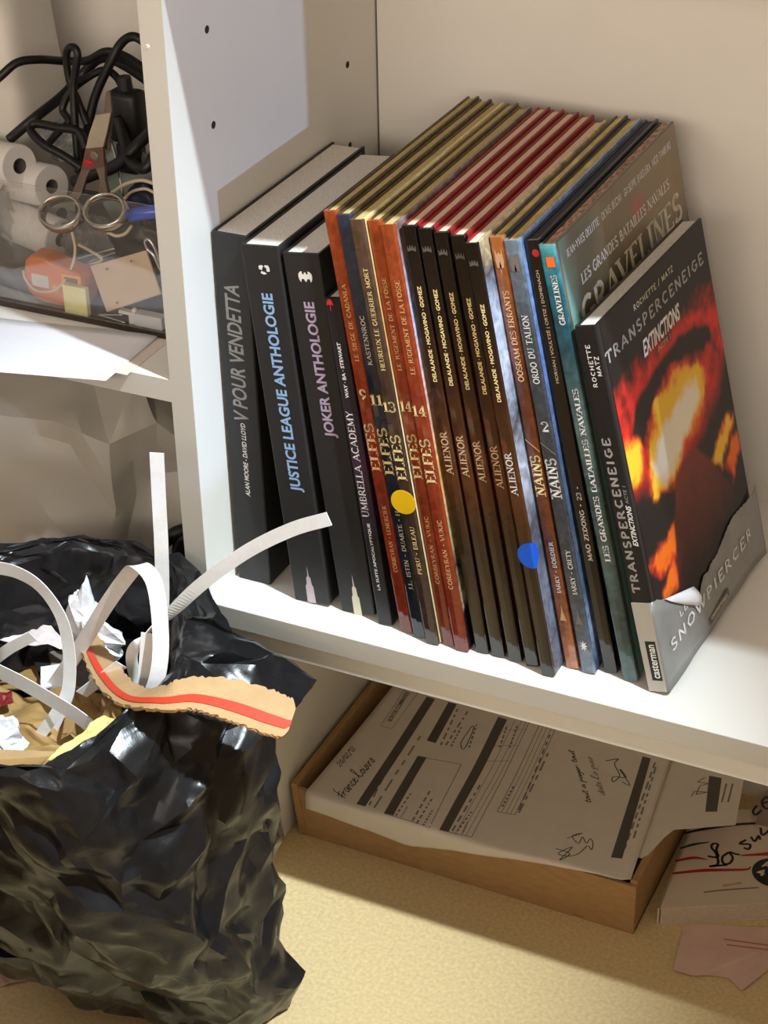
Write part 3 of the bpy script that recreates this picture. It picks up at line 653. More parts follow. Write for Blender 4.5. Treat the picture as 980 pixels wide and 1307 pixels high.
# ---- printed covers (ink stored on the print itself)
def inside(pt, poly):
    x, y = pt; r = False; n = len(poly); j = n - 1
    for i in range(n):
        xi, yi = poly[i]; xj, yj = poly[j]
        if (yi > y) != (yj > y) and x < (xj - xi) * (y - yi) / (yj - yi) + xi: r = not r
        j = i
    return r
def sdist(pt, poly):
    p = np.array(pt); A = np.array(poly); B = np.roll(A, -1, 0); d = B - A
    t = np.clip(((p - A) * d).sum(1) / ((d * d).sum(1) + 1e-9), 0, 1)
    m_ = np.linalg.norm(p - A - d * t[:, None], axis=1).min()
    return -m_ if inside(pt, poly) else m_
def art(key, name, fn, y0, y1, z0, z1, nu, nv, mt, lift=0.012):
    b = BK[key]; V, C = [], []
    for j in range(nv + 1):
        for i in range(nu + 1):
            y = y0 + (y1 - y0) * i / nu; z = z0 + (z1 - z0) * j / nv
            V.append((b.t + lift, y, z)); C.append(tuple(fn(y, z)) + (1,))
    Fc = [[j * (nu + 1) + i, j * (nu + 1) + i + 1, (j + 1) * (nu + 1) + i + 1, (j + 1) * (nu + 1) + i] for j in range(nv) for i in range(nu)]
    o = obj(name, V, Fc, mt, b.o)
    at_ = o.data.color_attributes.new('ink', 'FLOAT_COLOR', 'POINT'); at_.data.foreach_set('color', np.array(C, np.float32).ravel())
    return o
def mixc(a, b_, t):
    t = min(1, max(0, t)); return tuple(x + (y - x) * t for x, y in zip(a, b_))
RED = [(-.6, 21.3), (3.5, 21.9), (7.7, 22.3), (12.7, 21.9), (16.9, 22.3), (19.4, 21.5), (19.4, 17.2), (16.4, 15.2), (13.6, 14.0), (11.3, 13.6), (8.5, 12.4), (4.6, 13.6), (2.6, 15.0), (.2, 15.2), (-.6, 16)]
ARCH = [(1.9, 18.6), (3.5, 20.2), (7.1, 21.0), (11.7, 21.3), (14.6, 20.9), (17.3, 19.8), (17.3, 18.7), (14.1, 19.3), (9.8, 20.2), (7.3, 19.6), (5.1, 18.5), (3.4, 17.4)]
YEL = [(4.9, 17.8), (7.1, 19.2), (11.0, 19.5), (14.4, 18.5), (15.1, 17.3), (14.8, 15.8), (13.5, 14.9), (11.6, 14.0), (10.1, 14.2), (6.4, 12.7), (3.6, 13.2), (3.6, 15)]
CORE = [(5.7, 16.4), (9.0, 17.2), (11.9, 17.7), (13.6, 17.2), (13.7, 16.1), (12.2, 15.3), (10.0, 14.8), (8.5, 14.0), (5.5, 13.4), (4.3, 15.0)]
LEFT = [(-.6, 18.5), (1.8, 18.2), (3.0, 17.2), (2.2, 15.3), (.2, 15.6), (-.6, 16.5)]
DOME = [(7.0, 12.3), (8.6, 13.2), (10.2, 13.4), (11.6, 12.9), (12.9, 11.8), (15.0, 9.1), (16.6, 7.0), (14.3, 5.6), (11.3, 4.5), (8.6, 4.0), (4.3, 5.2), (5.0, 7.7), (6.2, 10.8)]
FL1 = [(.6, 9.5), (3.3, 9.9), (5.9, 9.9), (5.7, 8.0), (4.1, 8.0), (1.7, 8.0)]
FL2 = [(4.6, 8.2), (4.9, 6.0), (2.0, 6.2), (1.9, 6.9)]
RF = [(13.4, 10.6), (15.2, 11.9), (17.2, 12.6), (18.9, 12.2), (18.2, 11.2), (16.6, 10.6), (15.2, 9.6)]
RF2 = [(15.8, 9.4), (17.6, 10.6), (19.1, 10.8), (19.2, 9.2), (18, 8.6), (16.8, 7.6)]
c_bk, c_rd, c_or, c_ye, c_wh = S(28, 24, 25), S(226, 46, 34), S(244, 116, 24), S(252, 200, 50), S(250, 240, 216)
def fire(y, z):
    p = Vector((y * .45, z * .45, 3.1)); w1 = mnoise.fractal(p, .8, 2.2, 4); w2 = mnoise.fractal(p * 1.7 + Vector((9, 4, 2)), .8, 2.2, 4)
    q = (y + w1 * .55, z + w2 * .55)
    c = c_bk
    d = sdist(q, RED); c = mixc(c, mixc(c_rd, S(120, 24, 24), .35 + w2 * .9), .6 - d / 1.6) if d < 1 else c
    d = sdist(q, YEL); c = mixc(c, c_or, .5 - d / .9) if d < .6 else c
    if d < 0: c = mixc(c, c_ye, -d / 1.2 + .3 + w1 * .8)
    d = sdist(q, CORE); c = mixc(c, c_wh, .5 - d / .9) if d < .5 else c
    d = sdist(q, LEFT); c = mixc(c, mixc(c_or, c_ye, .4 - d * 1.3), .5 - d / .8) if d < .5 else c
    d = sdist((y + w1 * .3, z + w2 * .3), ARCH); c = mixc(c, S(30, 22, 22), .5 - d / .4) if d < .4 else c
    for pl in (FL1, FL2, RF, RF2):
        d = sdist(q, pl); c = mixc(c, mixc(c_rd if pl is not RF else c_or, c_or if pl is not RF else c_ye, .3 - d * 1.6 + w1), .45 - d / .6) if d < .4 else c
    d = sdist((y + w1 * .15, z + w2 * .15), DOME)
    if d < .25: c = mixc(c, mixc(S(26, 10, 10), S(124, 48, 36), (z - 5.5) / 7.0 + w2 * .15), .5 - d / .3)
    return c
art('T', 'cover_print', fire, .6, 19.15, .05, 27.2, 120, 168, vcol_mat('cover_ink', 0.4, .22))
def sea(y, z):
    p = Vector((y * .22, z * .22, 7.7)); w = mnoise.fractal(p, .9, 2.1, 5)
    c = mixc(S(84, 84, 66), S(142, 118, 84), y / 24 + w * .5)
    c = mixc(c, S(50, 52, 42), max(0, (27.6 - z)) / 3.0 + w * .2)
    c = mixc(S(122, 168, 160), c, (y - .2) / 2.6 + w * .3 + (z - 26) * .03)
    d = math.hypot((y - 14.4) / 1.5, (z - 29.4) / .8) + w * .6
    c = mixc(S(168, 84, 66), c, d * 1.1 - .3)
    d = math.hypot((y - 19.5) / 3.5, (z - 28.6) / .5) + w * .6
    c = mixc(S(158, 92, 66), c, d * .9)
    return c
art('GR', 'cover_print', sea, .55, 23.75, .05, 32.25, 70, 90, vcol_mat('cover_ink_soft', 0.3))
def cov(key, name, vf, y0, y1, z0, z1, mt, lift=0.03):
    b = BK[key]; lay(name, vf, (b.t + lift - .012, y0, z0), (0, 1, 0), (0, 0, 1), y1 - y0, z1 - z0, mt, b.o)
cov('T', 'cover_title', tech('TRANSPERCENEIGE', .17), .4, 18.2, 24.25, 25.15, I_silver); cov('T', 'cover_authors', tech('ROCHETTE / MATZ', .17), 5.8, 12.9, 25.75, 26.25, I_sand)
cov('T', 'cover_subtitle', sans['EXTINCTIONS'], 6.0, 12.8, 22.35, 23.55, I_white); cov('T', 'cover_act', sans['ACTE 1'], 8.2, 10.6, 21.8, 22.15, I_silver)
for s_, y0, y1 in (('JEAN-YVES DELITTE', 1.5, 7.4), ('DENIS BECHU', 8.0, 11.9), ('GIUSEPPE BAIGUERA', 12.4, 17.9), ('NICO TAMBURO', 18.3, 22.4)):
    cov('GR', 'cover_authors', stroke_text(s_, .22, serif=False), y0, y1, 30.75, 31.35, I_white)
cov('GR', 'cover_series', serif('LES GRANDES BATAILLES NAVALES', .2), 3.0, 20.9, 28.3, 29.1, I_white); cov('GR', 'cover_title', serif('GRAVELINES', .2), 2.1, 22.6, 25.4, 27.6, I_sand)

# torn silver paper band round the foot of the rightmost book
b = BK['T']; t_ = b.t
silver = mat('silver_band_paper', S(146, 146, 144), 0.35, 0.12, 40, bump=0.25, bscale=60, metal=0.25)
inner_w = mat('torn_paper_white', S(232, 230, 232), 0.7, 0.04, 50, bump=0.1)
top = [(0, 7.1), (.6, 7.0), (1.4, 6.55), (2.3, 6.1), (3.6, 5.3), (5.0, 4.55), (6.2, 3.6), (7.0, 3.2), (7.6, 3.7), (8.3, 4.3), (8.9, 4.4), (9.3, 4.15), (10.2, 4.45), (11.4, 4.4), (12.6, 4.8), (14, 5.3), (15.2, 5.5), (16.6, 5.4), (18, 5.3), (19.1, 5.5), (19.7, 5.9)]
ys = np.array([p[0] for p in top]); zt = np.array([p[1] for p in top])
def band_pt(q, z):
    """q<0: on the spine (0 at its right edge), q>0: along the cover"""
    if q < -.15: return (t_ + q, -.04, z)
    if q < .15:
        k = (q + .15) / .3 * math.pi / 2; return (t_ - .15 + .19 * math.sin(k), -.04 + .19 * (1 - math.cos(k)), z)
    bulge = .05 + .25 * max(0, (q - 15) / 4.5) ** 2 + .07 * math.sin(q * .55) ** 2
    return (t_ + bulge, q, z)
rows = []
for q in list(np.linspace(-t_ + .02, 0, 8)) + list(np.linspace(.12, 19.7, 64)):
    zz = 7.1 if q <= 0 else float(np.interp(q, ys, zt)) + .06 * math.sin(q * 9)
    rows.append([band_pt(q, .03 + (zz - .03) * k / 6) for k in range(7)])
o = obj('paper_band', *thick(np.array(rows), .025), silver, b.o, True); o['label'] = 'torn silver paper band'
band = o
def on_band(name, vf, y0, y1, z0, z1, mt):
    b = BK['T']; return lay(name, vf, (t_ + .165, y0, z0), (0, 1, 0), (0, 0, 1), y1 - y0, z1 - z0, mt, band, 0.0)
on_band('band_title', tech('SNOWPIERCER', .15), 1.4, 18.2, 2.35, 3.3, I_white); on_band('band_article', tech('LE', .14), 3.6, 5.0, 3.85, 4.35, I_white)
bb = [(8.0, .55), (12.2, .75), (12.2, 1.35), (8.0, 1.15)]
obj('publisher_plate', [(t_ + .15, y, z) for y, z in bb], [[0, 1, 2, 3]], I_dark, band); on_band('publisher_lettering', sans['casterman'], 8.4, 11.8, .78, 1.12, I_sand)
# the band on the spine is pale cream-white and carries the publisher's plate
obj('band_spine', *box(.03, t_ - .12, -.068, -.054, .05, 7.08), mat('band_spine_paper', S(186, 178, 166), 0.45, 0.04, 60), band)
obj('publisher_plate', [(.46, -.075, zs(b, 868)), (1.22, -.075, zs(b, 868)), (1.22, -.075, zs(b, 818)), (.46, -.075, zs(b, 818))], [[0, 1, 2, 3]], I_black, band)
z0, z1 = zs(b, 865), zs(b, 822)
lay('publisher_lettering', sans['casterman'], (1.1, -.083, z0), (0, 0, 1), (-1, 0, 0), z1 - z0, .5, I_white, band, 0.0)
# curled torn flap showing its white back
fl = []
for i in range(9):
    u = i / 8; row = []
    for k in range(5):
        w = k / 4; y = 1.8 + u * 4.8 + w * .25 * u; z = 6.35 - u * 1.75 - w * (1.7 * u ** .8); row.append((t_ + .12 + .35 * math.sin(math.pi * w) * u + .12 * w, y, z))
    fl.append(row)
o = obj('torn_flap', *thick(np.array(fl), .02), inner_w, band, True); o['label'] = 'white back of the torn flap'

# ------------------------------------------------------------------ cardboard box and papers under the shelf
card = mat('brown_cardboard', S(176, 138, 92), 0.75, 0.10, 70, bump=0.12, bscale=300, stretch=(1, 1, 3))
card_in = mat('brown_cardboard_inside', S(160, 122, 80), 0.8, 0.10, 60, bump=0.12, bscale=240)
sheet_m = mat('white_print_paper', S(226, 214, 202), 0.75, 0.03, 60, bump=0.05, bscale=120)
cb = thing('cardboard_box', 'shallow open brown cardboard box on the floor under the shelf', 'box', (1.0, 10.0, FLOOR + .02))
BX, BY, BH, CT = 30.2, 20.0, 5.3, 0.28
FH = BH - .3
obj('base', *box(0.3, BX, 0.05, BY, .02, CT), card_in, cb)
segs = [(0.02, 4.0), (4.7, 25.0), (25.9, BX - .02)]
v, f = merge(box(.02, BX - .02, 0, CT, .3, FH), *[box(a, b_, 0, CT, 0, .3) for a, b_ in segs]); obj('front_wall', v, f, card, cb)
obj('back_wall', *box(0.02, BX - .02, BY - CT, BY, CT, BH, .03), card, cb)
for x, ln in ((0, -.62), (BX, 0)):
    sg = 1 if x == 0 else -1                                   # the left wall leans outwards
    pr = [(x, 0.0), (x + ln, BH), (x + ln + sg * .12, BH + .14), (x + ln + sg * .5, BH + .14), (x + ln + sg * .6, BH), (x + sg * .66, CT + .02), (x + sg * .4, CT + .02), (x + sg * .4, 0)]
    v, f = prism(pr, -.06 if x == 0 else CT + .02, BY - CT - .02, 1)
    obj('rolled_side_wall', v, f, card, cb)
    obj('corner_flap', *box(min(x + sg * .68, x + sg * 3.5), max(x + sg * .68, x + sg * 3.5), CT + .02, 2 * CT, CT, FH - .5), card_in, cb)
obj('filler_sheet', *box(.8, BX - .8, .8, BY - .8, CT, CT + 1.0, .02), card_in, cb)['label'] = 'folded cardboard layer inside the box'

# the order form: lies on the box and droops over its front edge
ZT = FLOOR + FH + .3
def paper(x, y):
    """a soft sheet: x across, y towards the back; y below 9.7 bends down over the front edge; its right end rides up on the box wall"""
    k2 = min(1, max(0, (x - 19) / 10)); lift = .5 * k2 * k2 * (3 - 2 * k2)
    sag = -.3 * math.exp(-((y - 19) / 5) ** 2) * math.sin((x - 2) / 28 * math.pi) + .1 * math.sin(x * .5 + y * .2) + lift
    if y < 9.7:
        s_ = 9.7 - y; k = min(s_ / .5, 1)
        return np.array((x, 9.7 - (.22 if k >= 1 else .22 * math.sin(k * 1.57)), ZT + .1 * math.sin(x * .5 + 1.94) + lift - max(0, s_ - .25) - .12 * k))
    return np.array((x, y, ZT + sag))
def px2p(px, py):
    z = ZT
    for _ in range(6):
        p = at(px, py, 2, z); z = paper(p[0], max(p[1], 9.7))[2]
    if p[1] < 9.7:
        q = at(px, py, 1, 9.48); return q[0], 9.7 - max(0.0, paper(q[0], 9.7)[2] - q[2] + .13)
    return p[0], p[1]
fe = [px2p(*p) for p in ((388, 1031), (420, 1042), (470, 1060), (520, 1080), (580, 1086), (650, 1096), (720, 1108), (790, 1124), (826, 1120))]
hx = [p[0] for p in fe]; hl = [9.7 - p[1] for p in fe]
def pfun(u, v):
    xl = 2.0 + .5 * v; xr = 30.7 - 1.9 * v; x = xl + (xr - xl) * u
    y0 = 9.7 - float(np.interp(x, hx, hl)); y1 = 27.6 - .6 * u
    return x, y0 + (y1 - y0) * v
fm = thing('order_form', 'printed order form lying across the open cardboard box, drooping over its front', 'paper', (0, 0, 0))
NU, NV = 44, 44
P = np.array([[paper(*pfun(i / NU, (j / NV) ** 1.25)) for i in range(NU + 1)] for j in range(NV + 1)])
obj('sheet', *thick(P, .03), sheet_m, fm, True)
I_form = ink('form_grey', (84, 78, 72)); I_line = ink('form_line', (128, 120, 112)); I_pen = ink('pen_black', (32, 28, 28)); I_pencil = ink('pencil_grey', (112, 106, 98))
def pquad(name, corners, mt, lift=.035, n=10, parent=None, m_=2):
    """print strip mapped on the sheet; corners in the sheet's (x, y), in order round"""
    A = np.array(corners, float); V = []
    for j in range(n + 1):
        for i in range(m_ + 1):
            u, v = i / m_, j / n; q = (A[0] * (1 - u) + A[1] * u) * (1 - v) + (A[3] * (1 - u) + A[2] * u) * v
            V.append(paper(*q) + np.array((0, -lift if q[1] < 9.7 else 0, lift)))
    Fc = [[j * (m_ + 1) + i, j * (m_ + 1) + i + 1, (j + 1) * (m_ + 1) + i + 1, (j + 1) * (m_ + 1) + i] for j in range(n) for i in range(m_)]
    return obj(name, V, Fc, mt, parent or fm)
def pm(l): return [px2p(360 + x / 3.0625, 860 + y / 3.0625) for x, y in l]
def pg(l): return [px2p(660 + x / 3.0625, 920 + y / 3.0625) for x, y in l]
def bar(l, top_y=None):
    a, b_, c, d = l
    return l
pquad('header_bar', pm([(290, 510), (325, 520), (598, 100), (565, 90)]), I_form, n=24)
pquad('header_bar', pm([(395, 545), (430, 555), (565, 328), (530, 322)]), I_form, n=16)
pquad('header_bar', pm([(565, 262), (600, 272), (683, 120), (650, 112)]), I_form, n=12)
pquad('header_bar', pm([(612, 610), (650, 620), (880, 180), (845, 170)]), I_form, n=24)
pquad('header_bar', pg([(366, 535), (410, 540), (522, 148), (490, 140)]), I_form, n=20)
def lines(name, segs, w, mt):
    V, Fc = [], []
    for (x0, y0), (x1, y1) in segs:
        d = unit((x1 - x0, y1 - y0)); nrm = np.array((-d[1], d[0])) * w / 2; L = math.hypot(x1 - x0, y1 - y0); k = max(1, int(L / .8)); o0 = len(V)
        for i in range(k + 1):
            c = np.array((x0, y0)) + d * L * i / k
            for sg in (-1, 1):
                q = c + sg * nrm; V.append(paper(*q) + np.array((0, -.03 if q[1] < 9.7 else 0, .03)))
        Fc += [[o0 + 2 * i, o0 + 2 * i + 1, o0 + 2 * i + 3, o0 + 2 * i + 2] for i in range(k)]
    return obj(name, V, Fc, mt, fm)
bx_ = lambda a, b_, c, d: [(a, b_), (b_, c), (c, d), (d, a)]
q1 = pm([(700, 355), (575, 605), (395, 548), (530, 325)]); lines('form_box', bx_(*q1), .07, I_line)['label'] = 'thin printed frame'
q2 = pm([(740, 640), (980, 160), (845, 170), (612, 612)]); lines('form_box', bx_(*q2), .07, I_line)
q3 = pm([(840, 540), (910, 552), (1100, 150), (1040, 130)]); lines('form_box', bx_(*q3), .07, I_line)
q4 = pm([(385, 205), (430, 215), (530, 75), (480, 60)]); lines('form_box', bx_(*q4), .05, I_line)
tab = []
for k in (.3, .55, .75): a, b_ = np.array(pm([(650 + 90 * k, 620 + 20 * k), (880 + 100 * k, 180 + 10 * k)])); tab.append((tuple(a), tuple(b_)))
for k in (.62, .75, .88): a, b_ = np.array(pm([(612 + 233 * k, 612 - 440 * k), (740 + 240 * k, 640 - 480 * k)])); tab.append((tuple(a), tuple(b_)))
for k in (.25, .5, .75): a, b_ = np.array(pm([(840 + 70 * k, 540 + 12 * k), (1040 + 60 * k, 130 + 20 * k)])); tab.append((tuple(a), tuple(b_)))
lines('table_rule', tab, .05, I_line)
def dashes(l, words, seed):
    """a printed line too small to read: broken words"""
    r_ = random.Random(seed); (x0, y0), (x1, y1) = l; out = []; t = 0
    while t < 1:
        w_ = r_.uniform(.06, .16) / words; e = min(1, t + w_); out.append(((x0 + (x1 - x0) * t, y0 + (y1 - y0) * t), (x0 + (x1 - x0) * e, y0 + (y1 - y0) * e))); t = e + .035 / words * 2
    return out
txt = []
for a, b_, s_ in (((340, 515), (450, 300), 1), ((360, 525), (540, 245), 2), ((445, 555), (505, 465), 3), ((465, 560), (490, 520), 4), ((505, 575), (580, 455), 5), ((525, 590), (585, 490), 6), ((550, 595), (590, 530), 7),
                 ((620, 280), (690, 130), 8), ((640, 280), (730, 140), 9), ((660, 285), (700, 210), 10), ((730, 290), (760, 200), 11), ((665, 615), (780, 425), 12), ((685, 615), (740, 540), 13), ((705, 625), (725, 580), 14), ((925, 545), (1040, 310), 15), ((860, 520), (905, 440), 16), ((850, 290), (880, 200), 17), ((890, 290), (920, 200), 18)):
    txt += dashes(pm([a, b_]), 1.0, s_)
for a, b_, s_ in (((420, 500), (540, 160), 21), ((455, 460), (545, 170), 22), ((5, 350), (130, 50), 23)): txt += dashes(pg([a, b_]), 1.6, s_)
lines('small_print', txt, .17, I_line)['kind'] = 'stuff'
def plet(name, vf, p0, p1, h, mt):
    """lettering on the sheet from p0 to p1 (sheet x, y); up points to the left"""
    p0, p1 = np.array(p0), np.array(p1); d = p1 - p0; L = np.linalg.norm(d); d /= L; n_ = np.array((-d[1], d[0]))
    v, f = vf; v = np.array(v, float); lo, hi = v.min(0), v.max(0); v = (v - lo) / (hi - lo)
    V = []
    for a, b_ in v:
        q = p0 + d * L * a + n_ * h * b_; V.append(paper(*q) + np.array((0, -.035 if q[1] < 9.7 else 0, .035)))
    return obj(name, V, f, mt, fm)
a, b_ = pm([(245, 490), (372, 338)]); plet('handwriting', hand_text('france loisirs', .085), a, b_, 1.5, I_pen)
a, b_ = pm([(232, 368), (298, 292)]); plet('handwriting', hand_text('20/02/12', .12), a, b_, .75, I_pencil)
a, b_ = pm([(428, 188), (500, 74)]); plet('form_title', sans['BON DE COMMANDE'], a, b_, .45, I_form)
a, b_ = pg([(300, 318), (228, 110)]); plet('handwriting', hand_text('tout a payer tout', .11), a, b_, .7, I_pen)
a, b_ = pg([(355, 290), (300, 140)]); plet('handwriting', hand_text('date lo puis', .09), a, b_, .9, I_pencil)
def scrawl(pts, wd_, mt): return lines('signature', list(zip([tuple(p) for p in pts[:-1]], [tuple(p) for p in pts[1:]])), wd_, mt)
scrawl(smooth_path([p + (0,) for p in pg([(345, 158), (395, 150), (380, 170), (400, 215), (375, 240), (375, 220), (425, 222), (400, 190), (440, 252), (410, 240)])], 6)[:, :2], .08, I_pen)
scrawl(smooth_path([p + (0,) for p in pg([(195, 460), (255, 440), (215, 452), (240, 480), (255, 455), (270, 480), (285, 462), (296, 480), (290, 505), (275, 490), (240, 520), (200, 530), (160, 520), (215, 495), (165, 545), (205, 520), (150, 500)])], 6)[:, :2], .08, I_pen)
scrawl(smooth_path([p + (0,) for p in pm([(702, 290), (700, 268), (735, 215), (748, 205), (745, 225), (718, 285), (703, 295), (698, 278)])], 6)[:, :2], .08, I_pen)

# a second sheet sticking out to the right of the box
def sheet(name, label, cs, z, mt, th=.03, n=10, wav=.12, seed=0, cat='paper', group=None):
    A = np.array(cs, float); P = np.zeros((n + 1, n + 1, 3))
    for j in range(n + 1):
        for i in range(n + 1):
            u, v = i / n, j / n; q = (A[0] * (1 - u) + A[1] * u) * (1 - v) + (A[3] * (1 - u) + A[2] * u) * v
            P[j, i, :2] = q[:2]; P[j, i, 2] = (q[2] if len(q) > 2 else z) + wav * mnoise.noise(Vector((q[0] * .2, q[1] * .2, seed)))
    return P
zs2 = FLOOR + BH + .17
c2 = [at(px, py, 2, zs2 - .1)[:2] for px, py in ((790, 1095), (944, 1056), (955, 985), (830, 960))]
c2 = [(27.2, 10.8), (30.7, 13.5), (36.2, 19.9), (34.9, 27.2), (27.5, 27.0)]
f2 = thing('loose_sheet', 'printed sheet tucked under the order form, jutting out over the floor beside the box', 'paper')
# outline: hangs out to the right with a notch where its lower corner is folded
poly = [(28.6, 27.3), (28.8, 12.9), (30.9, 13.4), (31.5, 15.9), (31.6, 17.1), (36.3, 19.9), (35.0, 27.4)]
def strip_sheet(poly_l, poly_r, z, th, name, mt, parent):
    n = len(poly_l); V = []
    for dz in (th, 0):
        for (a, b_), (c, d) in zip(poly_l, poly_r): V += [(a, b_, z + dz), (c, d, z + dz)]
    Fc = []
    for i in range(n - 1): Fc += [[2 * i, 2 * i + 1, 2 * i + 3, 2 * i + 2], [2 * n + 2 * i + 2, 2 * n + 2 * i + 3, 2 * n + 2 * i + 1, 2 * n + 2 * i]]
    for i in range(n - 1): Fc += [[2 * i + 2, 2 * n + 2 * i + 2, 2 * n + 2 * i, 2 * i], [2 * i + 1, 2 * n + 2 * i + 1, 2 * n + 2 * i + 3, 2 * i + 3]]
    Fc += [[0, 2 * n, 2 * n + 1, 1], [2 * n - 1, 4 * n - 1, 4 * n - 2, 2 * n - 2]]
    return obj(name, V, Fc, mt, parent)
strip_sheet([(27, 12.6), (27, 13.4), (27, 15.9), (27, 17.3), (27, 19.9), (27, 27.4)], [(30.6, 13.0), (30.95, 13.6), (31.5, 16.2), (31.9, 17.35), (36.3, 19.95), (35.0, 27.4)], zs2 - .03, .03, 'sheet', sheet_m, f2)
def flat(name, pts, z, mt, parent): return obj(name, [(x, y, z) for x, y in pts], [list(range(len(pts)))], mt, parent)
zz = zs2 + .02
flat('header_bar', [tuple(at(px, py, 2, zz)[:2]) for px, py in ((900, 1036), (915, 1036), (921, 993), (905, 990))], zz, I_form, f2)
for px0, px1 in ((923, 934), (931, 942)): 
    a, b_ = at(px0 - 2, 1024, 2, zz)[:2], at(px0 + 4, 1000, 2, zz)[:2]; d = unit(b_ - a); n_ = np.array((-d[1], d[0])) * .08
    flat('small_print', [a - n_, a + n_, b_ + n_, b_ - n_], zz, I_line, f2)
sg = [at(px, py, 2, zz)[:2] for px, py in ((882, 1017), (886, 1010), (903, 1011), (888, 1014), (893, 1003), (905, 1000), (890, 998), (900, 992))]
for a, b_ in zip(sg[:-1], sg[1:]):
    d = unit(b_ - a); n_ = np.array((-d[1], d[0])) * .045; flat('signature', [a - n_, a + n_, b_ + n_, b_ - n_], zz, I_pencil, f2)

# magazines on the floor at the right
mag_w = mat('magazine_cover', S(218, 200, 180), 0.45, 0.04, 30); mag_p = mat('magazine_pages', S(206, 188, 166), 0.8, 0.18, 250, stretch=(1, 1, 14))
mg = thing('catalogue', 'thick cream catalogue with red stripes and handwriting, right of the cardboard box', 'catalogue', (32.6, 11.9, FLOOR + .02))
ang = math.radians(3)
mg.rotation_euler = (0, 0, ang)
MT, SHR = 1.75, math.tan(math.radians(25))
def fan(vf):
    """pages fanned out: the front edge runs back to the right"""
    v, f = vf; v = np.array(v); v[:, 1] += v[:, 0] * SHR + .25 * (v[:, 2] - MT) * 0; return v, f
obj('page_block', *fan(box(.15, 11, .12, 12.6, .06, MT - .06)), mag_p, mg)
obj('front_cover', *fan(box(0, 11.1, 0, 12.7, MT - .06, MT)), mag_w, mg); obj('back_cover', *fan(box(0, 11.1, 0, 12.7, 0, .06)), mag_w, mg)
obj('spine', *fan(box(-.06, .06, 0, 12.7, 0, MT)), mag_w, mg)
def mloc(px, py):
    p = at(px, py, 2, FLOOR + .02 + MT)[:2] - np.array((32.6, 11.9)); c, s_ = math.cos(ang), math.sin(ang); return c * p[0] + s_ * p[1], -s_ * p[0] + c * p[1]
def mstroke(name, pts, w, mt, parent=mg, z=MT + .015, n=6):
    q = smooth_path([mloc(*p) + (0,) for p in pts], n)[:, :2]; w = np.interp(np.linspace(0, 1, len(q)), np.linspace(0, 1, len(w)), w) if not np.isscalar(w) else np.full(len(q), w)
    T = np.gradient(q, axis=0); T /= np.linalg.norm(T, axis=1)[:, None] + 1e-9; Nn = np.stack([-T[:, 1], T[:, 0]], 1) * w[:, None] / 2
    V = [(a[0], a[1], z) for p_, n_ in zip(q, Nn) for a in (p_ - n_, p_ + n_)]; return obj(name, V, [[2 * i, 2 * i + 1, 2 * i + 3, 2 * i + 2] for i in range(len(q) - 1)], mt, parent)
I_stripe = ink('stripe_red', (178, 36, 34)); I_sgreen = ink('stripe_green', (38, 56, 44))
mstroke('red_stripe', [(862, 1099), (885, 1095), (902, 1097)], [.25, .35, .1], I_stripe); mstroke('red_stripe', [(858, 1115), (900, 1111), (950, 1110), (958, 1106)], [.25, .38, .25, .08], I_stripe)
mstroke('red_stripe', [(945, 1092), (980, 1090), (1010, 1086)], [.15, .45, .3], I_stripe); mstroke('green_stripe', [(868, 1083), (885, 1078), (905, 1075)], [.2, .3, .1], I_sgreen)
mstroke('black_stripe', [(872, 1064), (900, 1058), (945, 1052), (990, 1050)], [.2, .35, .3, .3], I_black)
mstroke('handwriting', [(903, 1093), (916, 1094), (914, 1085), (916, 1078), (910, 1077), (908, 1082), (914, 1090), (916, 1103), (905, 1106), (928, 1104)], .22, I_black); mstroke('handwriting', [(930, 1088), (922, 1094), (923, 1102), (931, 1102), (935, 1095), (931, 1088), (938, 1090), (944, 1091)], .22, I_black)
mstroke('handwriting', [(952, 1072), (944, 1077), (957, 1078), (955, 1084), (949, 1082)], .22, I_black); mstroke('handwriting', [(958, 1068), (963, 1074), (968, 1067), (970, 1072)], .22, I_black); mstroke('handwriting', [(970, 1052), (973, 1066), (985, 1056)], .22, I_black)
mstroke('small_print', [(922, 1131), (946, 1127)], .22, I_tan); mstroke('small_print', [(898, 1139), (925, 1136), (968, 1133)], .16, I_line)
sc = mloc(987, 1114); n_ = 36
o = obj('round_emblem', [(sc[0] + 1.75 * math.cos(k), sc[1] + 1.75 * math.sin(k), MT + .018) for k in np.linspace(0, 2 * math.pi, n_, endpoint=False)], [list(range(n_))], I_black, mg); o['label'] = 'black round emblem'
lay('emblem_lettering', sans['AUX'], (sc[0] - 1.1, sc[1] + .35, MT + .018), (1, 0, 0), (0, 1, 0), 2.2, .8, I_sand, mg); lay('emblem_lettering', sans['4 FIL'], (sc[0] - 1.3, sc[1] - .75, MT + .018), (1, 0, 0), (0, 1, 0), 2.6, .8, I_sand, mg)
